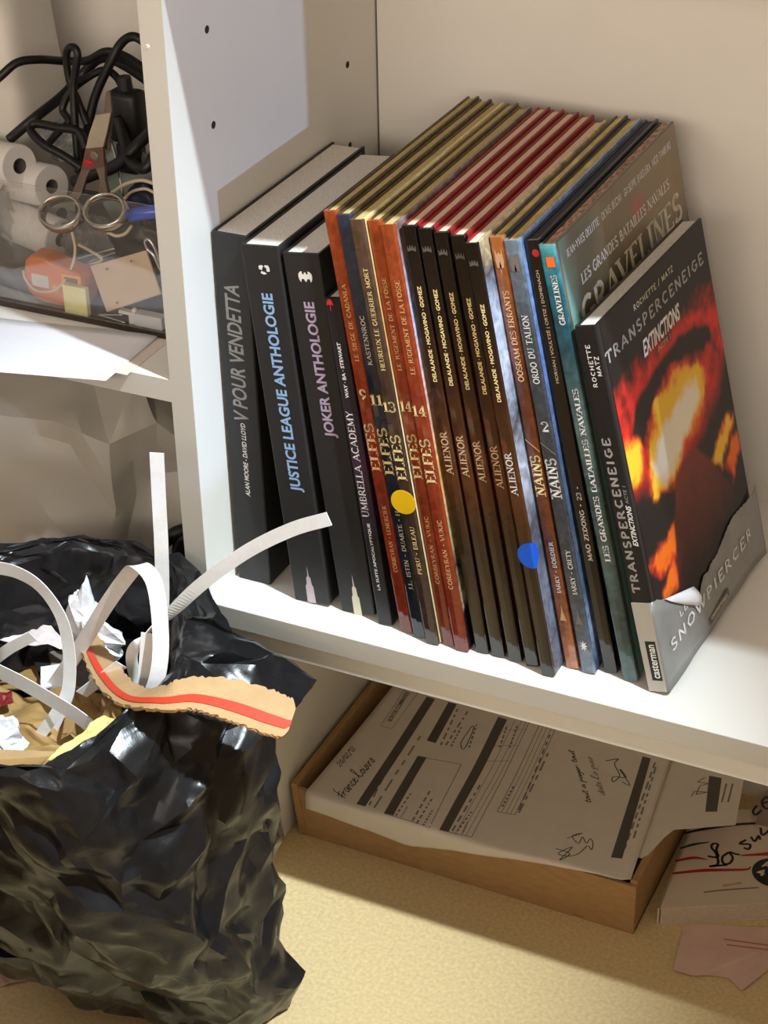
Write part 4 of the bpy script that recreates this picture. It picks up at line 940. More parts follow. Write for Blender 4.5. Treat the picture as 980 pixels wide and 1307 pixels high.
# a second, thinner one on its far end
m2 = thing('catalogue', 'thin darker catalogue with black marker writing, lying on the far end of the striped one', 'catalogue', (36.9, 24.6, FLOOR + .04 + MT)); m2.rotation_euler = (0, 0, math.radians(4))
obj('page_block', *box(.1, 5.5, .1, 4.6, 0, .3), mag_p, m2); obj('front_cover', *box(0, 5.6, 0, 4.7, .3, .36), mat('catalogue_taupe', S(150, 128, 116), .5, .1), m2)
zz2 = FLOOR + .04 + MT + .38
for pts in ([(966, 1028), (961, 1035), (964, 1040), (972, 1034)], [(974, 1025), (982, 1022), (978, 1017), (972, 1024), (978, 1032), (990, 1026)]):
    q = smooth_path([tuple(at(*p, 2, zz2)[:2]) + (0,) for p in pts], 6)[:, :2] - np.array((36.9, 24.6)); c_, s_ = math.cos(math.radians(4)), math.sin(math.radians(4)); q = np.stack([c_ * q[:, 0] + s_ * q[:, 1], -s_ * q[:, 0] + c_ * q[:, 1]], 1)
    T = np.gradient(q, axis=0); T /= np.linalg.norm(T, axis=1)[:, None] + 1e-9; Nn = np.stack([-T[:, 1], T[:, 0]], 1) * .11
    obj('handwriting', [(a[0], a[1], .375) for p_, n2_ in zip(q, Nn) for a in (p_ - n2_, p_ + n2_)], [[2 * i, 2 * i + 1, 2 * i + 3, 2 * i + 2] for i in range(len(q) - 1)], I_black, m2)
# pink slips sticking out at the front
pink = mat('pink_receipt_paper', S(226, 190, 176), 0.75, 0.06, 40, bump=0.08)
slip_pts = (((34.0, 12.6), (42.5, 14.6), (42.6, 11.2), (40.8, 7.4), (38.0, 8.2), (37.4, 7.6), (34.9, 7.2)),)
for i, (pl, z, lb) in enumerate((([(34.6, 12.6), (43.5, 15.6), (43.0, 12.6), (40.9, 7.3), (39.6, 8.4), (38.0, 8.0), (37.0, 7.35), (35.4, 7.3)], .06, 'pink receipt slip with small print poking out under the striped catalogue'), ([(35.2, 13.0), (44, 16.2), (43.6, 12.8), (38.0, 11.1), (35.0, 10.7)], .12, 'narrow pink slip lying on the receipt under the striped catalogue'))):
    n = len(pl)
    V = [(x, y, FLOOR + z + .03 + .15 * max(0, 8.6 - y) * (i == 0)) for x, y in pl] + [(x, y, FLOOR + z + .15 * max(0, 8.6 - y) * (i == 0)) for x, y in pl]
    rc = thing('receipt_slip', lb, 'receipt', (0, 0, 0))
    obj('slip', V, [list(range(n))[::-1], list(range(n, 2 * n))] + [[k, (k + 1) % n, n + (k + 1) % n, n + k] for k in range(n)], pink, rc)
    zz = FLOOR + z + .05
    for (x0, y0, x1, y1) in (((36.4, 10.4, 40, 10.9), (36.5, 9.9, 39.2, 10.3), (37.2, 9.5, 38.6, 9.7), (34.9, 10.3, 36.4, 10.8)) if i == 0 else ((38, 12.3, 42, 13.2), (38.4, 11.8, 42, 12.7))):
        d = unit((x1 - x0, y1 - y0)); nn = np.array((-d[1], d[0])) * .08; flat('small_print', [np.array((x0, y0)) - nn, np.array((x1, y1)) - nn, np.array((x1, y1)) + nn, np.array((x0, y0)) + nn], zz, I_line if i == 0 else mat('ink_pale_red', S(190, 120, 110), .6), rc)

# ------------------------------------------------------------------ black rubbish bag and what is in it
lev = np.array([-30, -24, -18, -11, -4, 1.5, 8]); lcx = np.array([-3, -3, -3, -2.7, -2.6, -2.5, -2.5]); lcy = np.array([-8.6, -10.2, -11.8, -13.2, -13.8, -13.9, -13.9]); lrx = np.array([11.8, 12.0, 12.4, 13.0, 12.8, 12.9, 13.4]); lry = np.array([7.4, 8.8, 10.4, 11.9, 12.4, 12.6, 12.6])
def bag_ring(th, z, fr=1.0):
    cx, cy, rx, ry = (np.interp(z, lev, a) for a in (lcx, lcy, lrx, lry))
    return np.array((cx + rx * fr * math.cos(th), cy + ry * fr * math.sin(th), z))
def bump_(th, deg, wid):
    d = (math.degrees(th) - deg + 180) % 360 - 180; return math.exp(-(d / wid) ** 2)
A_ = np.array([-90, -68, -40, -15, 20, 60, 88, 110, 180, 240, 270]); FR = np.array([.98, .92, .72, .62, .58, .64, .96, 1.0, 1.0, 1.0, .98]); ZO = np.array([3.2, 3.4, 4.6, 4.6, 4.4, 4.6, 4.6, 5.2, 4.6, 3.6, 3.2]); ZS = np.array([1.0, 1.0, -3.5, -1.0, .2, .4, 2.2, 3.0, 2.4, 1.2, 1.0])
def bag_pt(th, t):
    """t 0..1 hem to shoulder, 1..2 shoulder to opening, 2..3 down the inside"""
    dg = (math.degrees(th) + 90) % 360 - 90
    fr, zo, zsh = (float(np.interp(dg, A_, a)) for a in (FR, ZO, ZS))
    er = np.array((math.cos(th), math.sin(th), 0))
    if t <= 1:
        z = FLOOR + .4 + (zsh - FLOOR - .4) * t
        hem = 1.8 * bump_(th, 6, 14) * max(0, 1 - abs(t - .1) / .2) + 4.2 * bump_(th, 30, 13) * max(0, (t - .8) / .2) ** 2
        pl = .7 * math.sin(5 * th + z * .16 + 1) + .45 * math.sin(11 * th - z * .2)
        lift = max(0, 1 - t / .12) * 4.5 * bump_(th, -120, 45)
        return bag_ring(th, z) + er * (pl + hem) + np.array((0, 0, lift))
    if t <= 2:
        q = t - 1; a = bag_pt(th, 1.0); b_ = bag_ring(th, zo, fr); s_ = q
        return a * (1 - s_) + b_ * s_ + np.array((0, 0, 1.3 * math.sin(math.pi * q)))
    q = t - 2; b_ = bag_ring(th, zo, fr)
    return b_ - er * (1.3 * min(1, q * 3)) + np.array((0, 0, -9.5 * q + .4 * math.sin(min(1, q * 4) * math.pi)))
CU = 26; ts = [0, .11, .23, .36, .49, .62, .74, .86, 1.0, 1.32, 1.66, 2.0, 2.12, 2.4, 2.7, 3.0]
rb = random.Random(11); V, TRI = [], []
for j, t in enumerate(ts):
    for i in range(CU):
        ju = rb.uniform(-.38, .38) if 0 < j < len(ts) - 1 else 0; jt = rb.uniform(-.35, .35) * min(abs(ts[min(j + 1, len(ts) - 1)] - t), abs(t - ts[max(j - 1, 0)]))
        th = 2 * math.pi * (i + ju + .5 * (j % 2)) / CU; p = bag_pt(th, min(3, max(0, t + jt)))
        amp = .85 if .05 < t < 1.9 else .35
        p = p + np.array((math.cos(th), math.sin(th), .5 if 1 <= t <= 2.2 else 0)) * rb.uniform(-amp, amp)
        V.append(p)
for j in range(len(ts) - 1):
    for i in range(CU):
        a, b_, c, d = j * CU + i, j * CU + (i + 1) % CU, (j + 1) * CU + (i + 1) % CU, (j + 1) * CU + i
        TRI += ([(a, b_, c), (a, c, d)] if (j % 2 == 1) ^ (rb.random() < .25) else [(a, b_, d), (b_, c, d)])
V = np.array(V); TRI = np.array(TRI)
def tri_subdiv(V, TRI, amp, rnd):
    """split every triangle in four; edge midpoints are pushed in or out so that new creases appear"""
    n = np.cross(V[TRI[:, 1]] - V[TRI[:, 0]], V[TRI[:, 2]] - V[TRI[:, 0]]); vn = np.zeros_like(V)
    for k in range(3): np.add.at(vn, TRI[:, k], n)
    vn /= np.linalg.norm(vn, axis=1)[:, None] + 1e-9
    E = np.sort(np.concatenate([TRI[:, [0, 1]], TRI[:, [1, 2]], TRI[:, [2, 0]]]), axis=1); U, inv = np.unique(E, axis=0, return_inverse=True); inv = inv.ravel()
    L = np.linalg.norm(V[U[:, 0]] - V[U[:, 1]], axis=1)
    r_ = rnd.uniform(-1, 1, len(U)); r_ = np.where(rnd.random(len(U)) < .45, 0, r_)
    M = (V[U[:, 0]] + V[U[:, 1]]) / 2 + (vn[U[:, 0]] + vn[U[:, 1]]) / 2 * (amp * L * r_)[:, None]
    k = len(TRI); m0, m1, m2 = inv[:k] + len(V), inv[k:2 * k] + len(V), inv[2 * k:] + len(V); a, b_, c = TRI.T
    return np.concatenate([V, M]), np.concatenate([np.stack(x, 1) for x in ((a, m0, m2), (m0, b_, m1), (m2, m1, c), (m0, m1, m2))])
nr = np.random.default_rng(3)
for am in (.16, .12, .05): V, TRI = tri_subdiv(V, TRI, am, nr)
# soften the creases a touch
for _ in range(1):
    acc = np.zeros_like(V); cnt = np.zeros((len(V), 1))
    for x, y in ((0, 1), (1, 2), (2, 0)):
        np.add.at(acc, TRI[:, x], V[TRI[:, y]]); np.add.at(cnt, TRI[:, x], 1); np.add.at(acc, TRI[:, y], V[TRI[:, x]]); np.add.at(cnt, TRI[:, y], 1)
    V = V * .75 + acc / cnt * .25
V[:, 2] = np.maximum(V[:, 2], FLOOR + .05)
V[:, 1] = np.where(V[:, 0] > -2.6, np.minimum(V[:, 1], -.15), V[:, 1])      # nothing pushes through the front of the bookcase
bagV, bagF = V, TRI.tolist()
def bag_material():
    mt, nt, b = _bsdf('black_bin_liner'); N, L = nt.nodes, nt.links
    tc = N.new('ShaderNodeTexCoord'); nz = N.new('ShaderNodeTexNoise'); nz.inputs['Scale'].default_value = 45; nz.inputs['Detail'].default_value = 5; nz.inputs['Distortion'].default_value = 1.2
    L.new(tc.outputs['Object'], nz.inputs['Vector'])
    rp = N.new('ShaderNodeValToRGB'); rp.color_ramp.elements[0].color = (.006, .006, .007, 1); rp.color_ramp.elements[1].color = (.02, .019, .02, 1); L.new(nz.outputs['Fac'], rp.inputs['Fac']); L.new(rp.outputs[0], b.inputs['Base Color'])
    b.inputs['Roughness'].default_value = .26; b.inputs['Specular IOR Level'].default_value = .3
    bp = N.new('ShaderNodeBump'); bp.inputs['Strength'].default_value = .25; bp.inputs['Distance'].default_value = .002; L.new(nz.outputs['Fac'], bp.inputs['Height']); L.new(bp.outputs[0], b.inputs['Normal'])
    return mt
bagm = bag_material()
bag = thing('rubbish_bag', 'shiny black plastic rubbish bag standing open in front of the bookcase, full of packaging', 'bag', (-2.7, -12, FLOOR))
o = obj('liner', bagV - np.array((-2.7, -12, FLOOR)), bagF, bagm, bag, True)
o.data.set_sharp_from_angle(angle=math.radians(28))
# filling under the visible rubbish
v, f = wad((0, 0, 14.5), 1, 3, 24, .25, (8.2, 8.6, 9.5)); obj('stuffing', v + np.array((-.8, -1.6, 0)), f, bagm, bag, True)

kraft = mat('kraft_paper', S(176, 140, 86), .6, .15, 30, bump=.3, bscale=50); corr = mat('corrugated_card', S(192, 156, 112), .8, .08, 50, bump=.2, bscale=260)
strap_m = mat('white_strapping', S(240, 239, 238), .35, .03, 200, bump=.1, bscale=900); redtape = mat('red_tear_tape', S(222, 66, 38), .5, .05)
wp = mat('white_tissue_paper', S(236, 234, 236), .7, .03, 40, bump=.2, bscale=90); yel_p = mat('yellow_paper', S(236, 222, 140), .6, .06, 30, bump=.15); darkbox = mat('dark_printed_box', S(44, 40, 40), .4, .1); greyp = mat('printed_grey_card', S(120, 112, 104), .6, .35, 120, stretch=(1, 14, 1)); pinkp = mat('pink_printed_paper', S(232, 214, 212), .6, .2, 110, detail=6)
def crinkle(corners, n, amp, seed, nsc=.35, coarse=5):
    """four 3D corners -> a crumpled sheet of creased facets"""
    A = np.array(corners, float); r_ = random.Random(seed); nrm = unit(np.cross(A[1] - A[0], A[3] - A[0])); Vq, Tq = [], []
    for j in range(coarse + 1):
        for i in range(coarse + 1):
            u = min(1, max(0, (i + (r_.uniform(-.3, .3) if 0 < i < coarse else r_.uniform(-.05, .05))) / coarse)); v = min(1, max(0, (j + (r_.uniform(-.3, .3) if 0 < j < coarse else r_.uniform(-.05, .05))) / coarse))
            Vq.append((A[0] * (1 - u) + A[1] * u) * (1 - v) + (A[3] * (1 - u) + A[2] * u) * v + nrm * amp * r_.uniform(-.6, 1))
    for j in range(coarse):
        for i in range(coarse):
            a, b_, c, d = j * (coarse + 1) + i, j * (coarse + 1) + i + 1, (j + 1) * (coarse + 1) + i + 1, (j + 1) * (coarse + 1) + i
            Tq += ([(a, b_, c), (a, c, d)] if r_.random() < .5 else [(a, b_, d), (b_, c, d)])
    Vq, Tq = np.array(Vq), np.array(Tq); g_ = np.random.default_rng(int(seed * 10))
    for am in (.12, .08, .03): Vq, Tq = tri_subdiv(Vq, Tq, am, g_)
    return Vq, Tq.tolist()
def thin(o, th=.04):
    md = o.modifiers.new('thickness', 'SOLIDIFY'); md.thickness = th * CM; return o
def wadf(ctr_, rad, seed, sq=(1, 1, 1), amp=.4):
    """crumpled ball of creased facets"""
    r_ = random.Random(seed); nl, nm = 7, 10; Vq = [(0, 0, 1.0)]
    for j in range(1, nl):
        for i in range(nm):
            t = math.pi * (j + r_.uniform(-.3, .3)) / nl; p = 2 * math.pi * (i + .5 * (j % 2) + r_.uniform(-.3, .3)) / nm; q = 1 + amp * r_.uniform(-1, .6); Vq.append((q * math.sin(t) * math.cos(p), q * math.sin(t) * math.sin(p), q * math.cos(t)))
    Vq.append((0, 0, -1.0)); Tq = []; e = len(Vq) - 1
    for i in range(nm): Tq += [(0, 1 + i, 1 + (i + 1) % nm), (e, e - nm + (i + 1) % nm, e - nm + i)]
    for j in range(nl - 2):
        for i in range(nm): a, b_, c, d = 1 + j * nm + i, 1 + j * nm + (i + 1) % nm, 1 + (j + 1) * nm + (i + 1) % nm, 1 + (j + 1) * nm + i; Tq += [(a, d, c), (a, c, b_)]
    Vq, Tq = np.array(Vq), np.array(Tq); g_ = np.random.default_rng(int(seed * 10))
    for am in (.16, .1): Vq, Tq = tri_subdiv(Vq, Tq, am, g_)
    return Vq * rad * np.array(sq) + np.array(ctr_), Tq.tolist()
Y0 = lambda px, py, z: at(px, py, 2, z)
# sheets and cartons, from the bottom up
o = thin(obj('kraft_paper', *crinkle([Y0(-40, 950, -4), Y0(120, 990, -3.4), Y0(170, 890, -3.2), Y0(-10, 880, -4.2)], 30, 1.1, 3.3, .3), kraft, None, True), .04); tag(o, 'crumpled brown kraft paper filling the black bag', 'paper')
o = thin(obj('kraft_paper', *crinkle([Y0(75, 940, -2.6), Y0(150, 962, -2.2), Y0(158, 905, -2.4), Y0(95, 880, -3.0)], 20, .8, 8.1, .4), kraft, None, True), .04); tag(o, 'smaller folded piece of brown kraft paper under the strapping loop', 'paper')
ct = thing('torn_carton', 'torn carton with dark panels and grey print, deep in the black bag', 'carton')
def quad3(name, pts, mt, th=.15, parent=ct, n=4): 
    A = np.array(pts, float); P = np.zeros((n + 1, n + 1, 3))
    for j in range(n + 1):
        for i in range(n + 1): u, v_ = i / n, j / n; P[j, i] = (A[0] * (1 - u) + A[1] * u) * (1 - v_) + (A[3] * (1 - u) + A[2] * u) * v_
    return obj(name, *thick(P, th), mt, parent)
quad3('brown_panel', [Y0(-5, 880, -5.5), Y0(55, 880, -4.6), Y0(38, 820, -4.8), Y0(-15, 812, -5.8)], kraft)
quad3('dark_panel', [Y0(50, 857, -3.9), Y0(80, 847, -3.9), Y0(55, 812, -4.2), Y0(30, 822, -4.2)], darkbox)
quad3('white_panel', [Y0(52, 880, -3.7), Y0(76, 872, -3.7), Y0(78, 848, -3.8), Y0(52, 852, -3.8)], wp)
quad3('printed_panel', [Y0(80, 900, -3.6), Y0(125, 880, -3.4), Y0(106, 818, -3.9), Y0(54, 808, -4.1)], greyp)
o = thin(obj('printed_sheet', *crinkle([Y0(-30, 812, -1.2), Y0(92, 828, -2.0), Y0(42, 778, -1.4), Y0(-30, 740, -.6)], 20, .5, 2.2, .2), pinkp, None, True), .03); tag(o, 'white sheet with red printed border curling out of the left of the bag', 'paper')
o = thin(obj('red_leaflet', *crinkle([Y0(-15, 905, -3.0), Y0(18, 898, -3.2), Y0(14, 882, -3.2), Y0(-15, 884, -3.0)], 8, .2, 1.2), mat('dark_red_paper', S(120, 26, 28), .5, .1), None, True), .03); tag(o, 'dark red scrap at the left edge of the bag opening', 'paper')
o = obj('crumpled_tissue', *wadf(Y0(110, 790, -.8), 2.2, 12.3, (.7, .7, 1.4)), wp); tag(o, 'crumpled white tissue behind the strapping loop in the bag', 'paper')
o = obj('crumpled_tissue', *wadf(Y0(131, 815, -1.2), 1.7, 5.3, (1.1, .7, 1.0)), wp); tag(o, 'crumpled white tissue just above the red-striped cardboard', 'paper')
o = obj('crumpled_tissue', *wadf(Y0(2, 945, -2.0), 2.0, 21.3, (1, .8, .9)), wp); tag(o, 'crumpled white tissue at the left edge of the bag opening', 'paper')
o = thin(obj('yellow_paper', *crinkle([Y0(58, 972, 2.6), Y0(86, 985, 3.2), Y0(160, 921, 3.4), Y0(128, 916, 2.2)], 14, .35, 4.2, .5), yel_p, None, True), .03); tag(o, 'folded yellow paper tucked inside the front rim of the bag', 'paper')
fl = thing('cardboard_flap', 'torn corrugated cardboard flap inside the front rim of the bag', 'cardboard')
quad3('liner_board', [Y0(-30, 1012, 2.4), Y0(66, 985, 2.2), Y0(78, 962, 1.6), Y0(-30, 958, 1.6)], corr, .3, fl, 8)
quad3('torn_ply', [Y0(-20, 990, 2.55), Y0(52, 975, 2.45), Y0(64, 966, 2.0), Y0(-20, 972, 2.2)], kraft, .08, fl, 6)
# strip of corrugated cardboard with a red tear tape
def ribbon_px(pts, width, side, th, n=10): return ribbon([at(px, py, 2, z) for px, py, z in pts], width, side, th, n)
cs_ = thing('cardboard_strip', 'ragged corrugated cardboard strip with a red line lying over the rim of the bag', 'cardboard')
path = [(112, 815, -.6), (135, 858, 1.4), (165, 888, 4.0), (205, 891, 6.0), (250, 886, 6.4), (300, 895, 6.0), (345, 910, 5.4), (372, 920, 4.9)]
cw = [1.6, 2.0, 2.0, 2.0, 2.6, 3.2, 3.3, 2.9]
ctr = smooth_path([at(px, py, 2, z) for px, py, z in path], 12); wds = np.interp(np.linspace(0, 1, len(ctr)), np.linspace(0, 1, len(cw)), cw)
T = np.gradient(ctr, axis=0); T /= np.linalg.norm(T, axis=1)[:, None]; side = np.cross(T, np.array((.1, -.25, 1.0))); side /= np.linalg.norm(side, axis=1)[:, None]
def strip3(off0, off1, lift, ragged, th, mt, name):
    r_ = random.Random(5); P = []
    for k in range(len(ctr)):
        a = off0 * wds[k] + (r_.uniform(-.12, .12) if ragged else 0); b_ = off1 * wds[k] + (r_.uniform(-.1, .1) if ragged else 0)
        e = 1.0 if k < len(ctr) - 3 else [.92, .8, .6][k - len(ctr) + 3]
        up_ = np.cross(side[k], T[k]); up_ = up_ if up_[2] > 0 else -up_
        P.append([ctr[k] + side[k] * (a + (b_ - a) * q) * e + up_ * lift for q in np.linspace(0, 1, 5)])
    return obj(name, *thick(np.array(P), th), mt, cs_)
strip3(-.5, .5, 0, True, .3, corr, 'board'); strip3(.06, .3, .2, False, .05, redtape, 'red_line')['label'] = 'red printed line'
for k in range(6, len(ctr) - 4, 3):
    up_ = np.cross(side[k], T[k]); p = ctr[k] + side[k] * (wds[k] * .52); obj('flute', *tube([p - T[k] * .18, p + np.array((0, 0, .1)), p + T[k] * .18], .05, 6, 3), kraft, cs_)

# white strapping bands
SG = 'white strapping bands springing out of the bag'
def strap(label, pts, side, w=1.0, th=.07):
    o = obj('strapping_band', *ribbon([at(px, py, 1, y) for px, py, y in pts], w, side, th, 14), strap_m); tag(o, label, 'strap', SG); return o
strap('straight white strapping band standing upright, its cut end highest of all', [(200, 578, -5.0), (203, 640, -5.2), (206, 700, -5.6), (207, 770, -6.2), (203, 830, -7.0), (195, 880, -8)], (1, .35, 0))
strap('long white strapping band arching out to the right in front of the black books', [(420, 662, -7.5), (372, 676, -7.6), (315, 704, -7.8), (258, 745, -8.4), (215, 785, -9), (182, 815, -10), (168, 838, -10.5), (176, 878, -11)], np.array([(.25, .1, 1), (.3, .1, 1), (.3, .1, 1), (.4, .1, 1), (.5, 0, 1), (.7, 0, .8), (1, 0, .2), (1, .2, 0)]), .95)
strap('white strapping band bent into a tall pointed loop in the middle of the bag', [(55, 895, -9.5), (96, 836, -9.3), (136, 772, -9.2), (165, 732, -9.4), (178, 722, -9.9), (196, 742, -10.8), (204, 790, -12), (204, 845, -13.2), (192, 888, -14), (165, 915, -14.8), (135, 945, -15.5)], np.array([(1, 0, .7), (1, 0, .7), (1, 0, .7), (1, 0, .6), (1, .4, .2), (1, .6, 0), (1, .5, 0), (1, .4, 0), (.8, .3, .5), (.5, .2, 1), (.5, .2, 1)]), 1.1)
strap('white strapping band curving down from the left edge and twisting over itself', [(-20, 722, -11), (20, 730, -11), (52, 750, -11.2), (78, 788, -11.6), (88, 832, -12), (88, 875, -12.6), (80, 900, -13.2), (62, 935, -14), (42, 970, -15)], np.array([(0, 0, 1), (0, 0, 1), (.3, 0, 1), (.8, 0, .5), (1, 0, .1), (1, 0, .1), (1, .2, .3), (1, .3, .4), (1, .3, .4)]), 1.05)
strap('broad white strapping band crossing the bag opening from the left edge', [(-20, 848, -14.5), (25, 870, -14.6), (65, 893, -14.8), (100, 915, -15.2), (122, 935, -15.8), (132, 958, -16.6)], np.array([(.25, 0, 1), (.25, 0, 1), (.3, 0, 1), (.4, 0, 1), (.7, 0, .8), (1, .2, .5)]), 1.3)
strap('short white strapping end lying above the kraft paper', [(104, 886, -13.2), (128, 868, -12.6), (155, 848, -12.0)], (.4, 0, 1), 1.0)
strap('white strapping band at the far left lying over the torn carton', [(-15, 848, -10.5), (12, 828, -10), (42, 812, -9.5)], (.3, 0, 1), .9)
strap('white strapping end hanging straight down beside the pointed loop', [(188, 808, -12.2), (184, 860, -12.8), (177, 925, -13.6)], (1, .4, 0), .85)
strap('white strapping band lying flat under the crossing bands', [(28, 966, -15.5), (50, 940, -15), (75, 905, -14.4)], (.9, .2, .5), .8)

# scrap on the floor by the bag
o = thin(obj('foil_scrap', *crinkle([at(-12, 1262, 2, FLOOR + .1), at(36, 1252, 2, FLOOR + .1), at(30, 1236, 2, FLOOR + .5), at(-12, 1226, 2, FLOOR + .4)], 10, .25, 9.1), mat('brown_wrapper', S(196, 160, 140), .3, .1, bump=.2), None, True), .03); tag(o, 'small brownish wrapper scrap on the floor in front of the bag', 'scrap')

# ------------------------------------------------------------------ left bay, upper shelf: clear tray of bits and bobs
SZ = 18.28
acr = clear_mat('clear_acrylic', body=.03, bodycol=(.78, .78, .76), gloss=.55); film = clear_mat('clear_film', body=.14, bodycol=(.9, .9, .92), rough=.15, gloss=.8)
tr = thing('organiser_tray', 'clear acrylic tray with a dark bottom edge on the left shelf', 'tray', (-30, 5.45, SZ)); TX0, TX1, TD, TH = -22.0, 27.9, 21.5, 10.2
obj('front_panel', *box(TX0, TX1, 0, .28, .32, TH, .05), acr, tr); obj('back_panel', *box(TX0, TX1, TD - .28, TD, .32, TH, .05), acr, tr)
obj('side_panel', *box(TX1 - .28, TX1, .28, TD - .28, .32, TH, .05), acr, tr); obj('side_panel', *box(TX0, TX0 + .28, .28, TD - .28, .32, TH, .05), acr, tr)
obj('base', *box(TX0, TX1, 0.0, TD, .05, .32), clear_mat('smoky_acrylic', tint=(.75, .74, .72), body=.2, bodycol=(.35, .33, .3)), tr)
obj('bottom_edge', *box(TX0, TX1, -.06, .0, .0, .42), mat('dark_brown_edge', S(52, 42, 34), .4, .1), tr)['label'] = 'dark brown bottom edge'
BZ = SZ + .34
lp = [tuple(at(px, py, 2, SZ + .03)[:2]) for px, py in ((-60, 402), (-60, 476), (135, 486), (200, 430), (60, 404))]
o = thing('white_sheet', 'blank white paper sheet in front of the clear tray, overhanging the shelf edge', 'paper')
pts = [(-24, 5.2), (-24, -2.6), (-5.9, -2.0), (-6.0, 5.2)]; P = np.zeros((9, 17, 3))
pb = [at(px, py, 2, SZ + .05)[:2] for px, py in ((-90, 468), (135, 486), (203, 430), (-90, 396))]
for j in range(9):
    for i in range(17):
        u, v_ = i / 16, j / 8; q = (pb[0] * (1 - u) + pb[1] * u) * (1 - v_) + (pb[3] * (1 - u) + pb[2] * u) * v_
        P[j, i] = (q[0], min(q[1], 5.3), SZ + .06 + .06 * (1 + math.sin(u * 5 + v_ * 3)) * v_)
obj('sheet', *thick(P, .03), mat('bright_white_paper', S(236, 236, 244), .6, .02, 30), o, True)
u2 = thing('white_sheet', 'second white sheet peeping out under the blank one by the upright panel', 'paper'); 
obj('sheet', *box(-9.5, -4.9, -.6, 5.2, SZ + .0, SZ + .03), sheet_m, u2); u2.rotation_euler = (0, 0, 0)

# rolls of white paper
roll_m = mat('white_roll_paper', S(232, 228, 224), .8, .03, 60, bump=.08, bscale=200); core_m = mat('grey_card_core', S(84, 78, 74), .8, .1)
RG = 'white paper rolls in the clear tray'
def paper_roll(label, c, ax, L=7.0, R=1.65, r=.52):
    c = np.array(c, float); ax = unit(ax); t = thing('paper_roll', label, 'roll', tuple(c), RG)
    obj('paper', *lathe([(r + .06, 0), (R - .08, 0), (R, -.08), (R, -L), (r + .06, -L)], (0, 0, 0), ax, 40), roll_m, t, True)
    obj('core', *lathe([(r, .02), (r + .06, .02), (r + .06, -L), (r, -L)], (0, 0, 0), ax, 24), core_m, t, True)
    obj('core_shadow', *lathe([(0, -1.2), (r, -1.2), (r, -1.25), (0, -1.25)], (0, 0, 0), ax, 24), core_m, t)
    for p in t.children:
        for q in p.data.polygons: q.use_smooth = abs(q.normal @ Vector(ax)) < .5
paper_roll('white paper roll in front at the bottom of the tray behind the orange tape measure', at(78, 306, 1, 13.2), (.95, -.3, 0), 7.5, 1.62, .5)
paper_roll('white paper roll right beside the handle of the scissors, above the front roll', at(66, 238, 1, 15.0), (.93, -.3, .12), 7.5, 1.68, .5)
paper_roll('topmost white paper roll at the left edge with a dark round core', at(25, 212, 1, 14.0), (.94, -.28, .12), 7.0, 1.68, .55)
paper_roll('white paper roll half hidden at the far left edge of the picture', at(-14, 222, 1, 13.0), (.94, -.28, .12), 6.0, 1.68, .55)
paper_roll('white paper roll buried under the others in the tray', (-22.5, 18.2, BZ + 1.66), (.95, -.25, 0), 7, 1.6, .5)
# crumpled clear film round the rolls
fp_ = crumple(np.array([[at(-30 + 92 * i / 30, 245 + 90 * j / 24, 1, 11.2 - 1.2 * math.sin(i / 30 * 3.1)) for i in range(31)] for j in range(25)]), 1.05, 1.05, False, 80, 3, .3, .3, .03, .3, None, 3)
o = obj('film_wrap', *grid(fp_), film, None, True); tag(o, 'crumpled clear plastic film wrapped round the paper rolls', 'plastic film')
# white canister at the far left
cm_ = mat('white_plastic', S(226, 220, 212), .45, .03, 20)
cn = thing('plastic_canister', 'tall white plastic canister at the back left of the upper shelf', 'canister', (-30.6, 22.5, BZ))
def loft(secs, mt, name, parent):
    P = []
    for z, hx_, hy_, ex in secs: P.append([(hx_ * math.copysign(abs(math.cos(a)) ** ex, math.cos(a)), hy_ * math.copysign(abs(math.sin(a)) ** ex, math.sin(a)), z) for a in np.linspace(0, 2 * math.pi, 40, endpoint=False)])
    v, f = grid(np.array(P), True); n = len(secs); f = f + [list(range(40))[::-1], list(range((n - 1) * 40, n * 40))]; return obj(name, v, f, mt, parent, True)
loft([(0, 4.6, 3.6, .35), (.4, 5.0, 4.0, .35), (9, 5.0, 4.0, .35), (17, 4.5, 3.6, .4), (18.6, 3.6, 2.8, .6), (19.2, 2.0, 2.0, 1), (20.2, 1.9, 1.9, 1)], cm_, 'body', cn)
loft([(20.2, 2.3, 2.3, 1), (20.4, 2.4, 2.4, 1), (22.3, 2.4, 2.4, 1), (22.5, 2.2, 2.2, 1)], cm_, 'cap', cn)

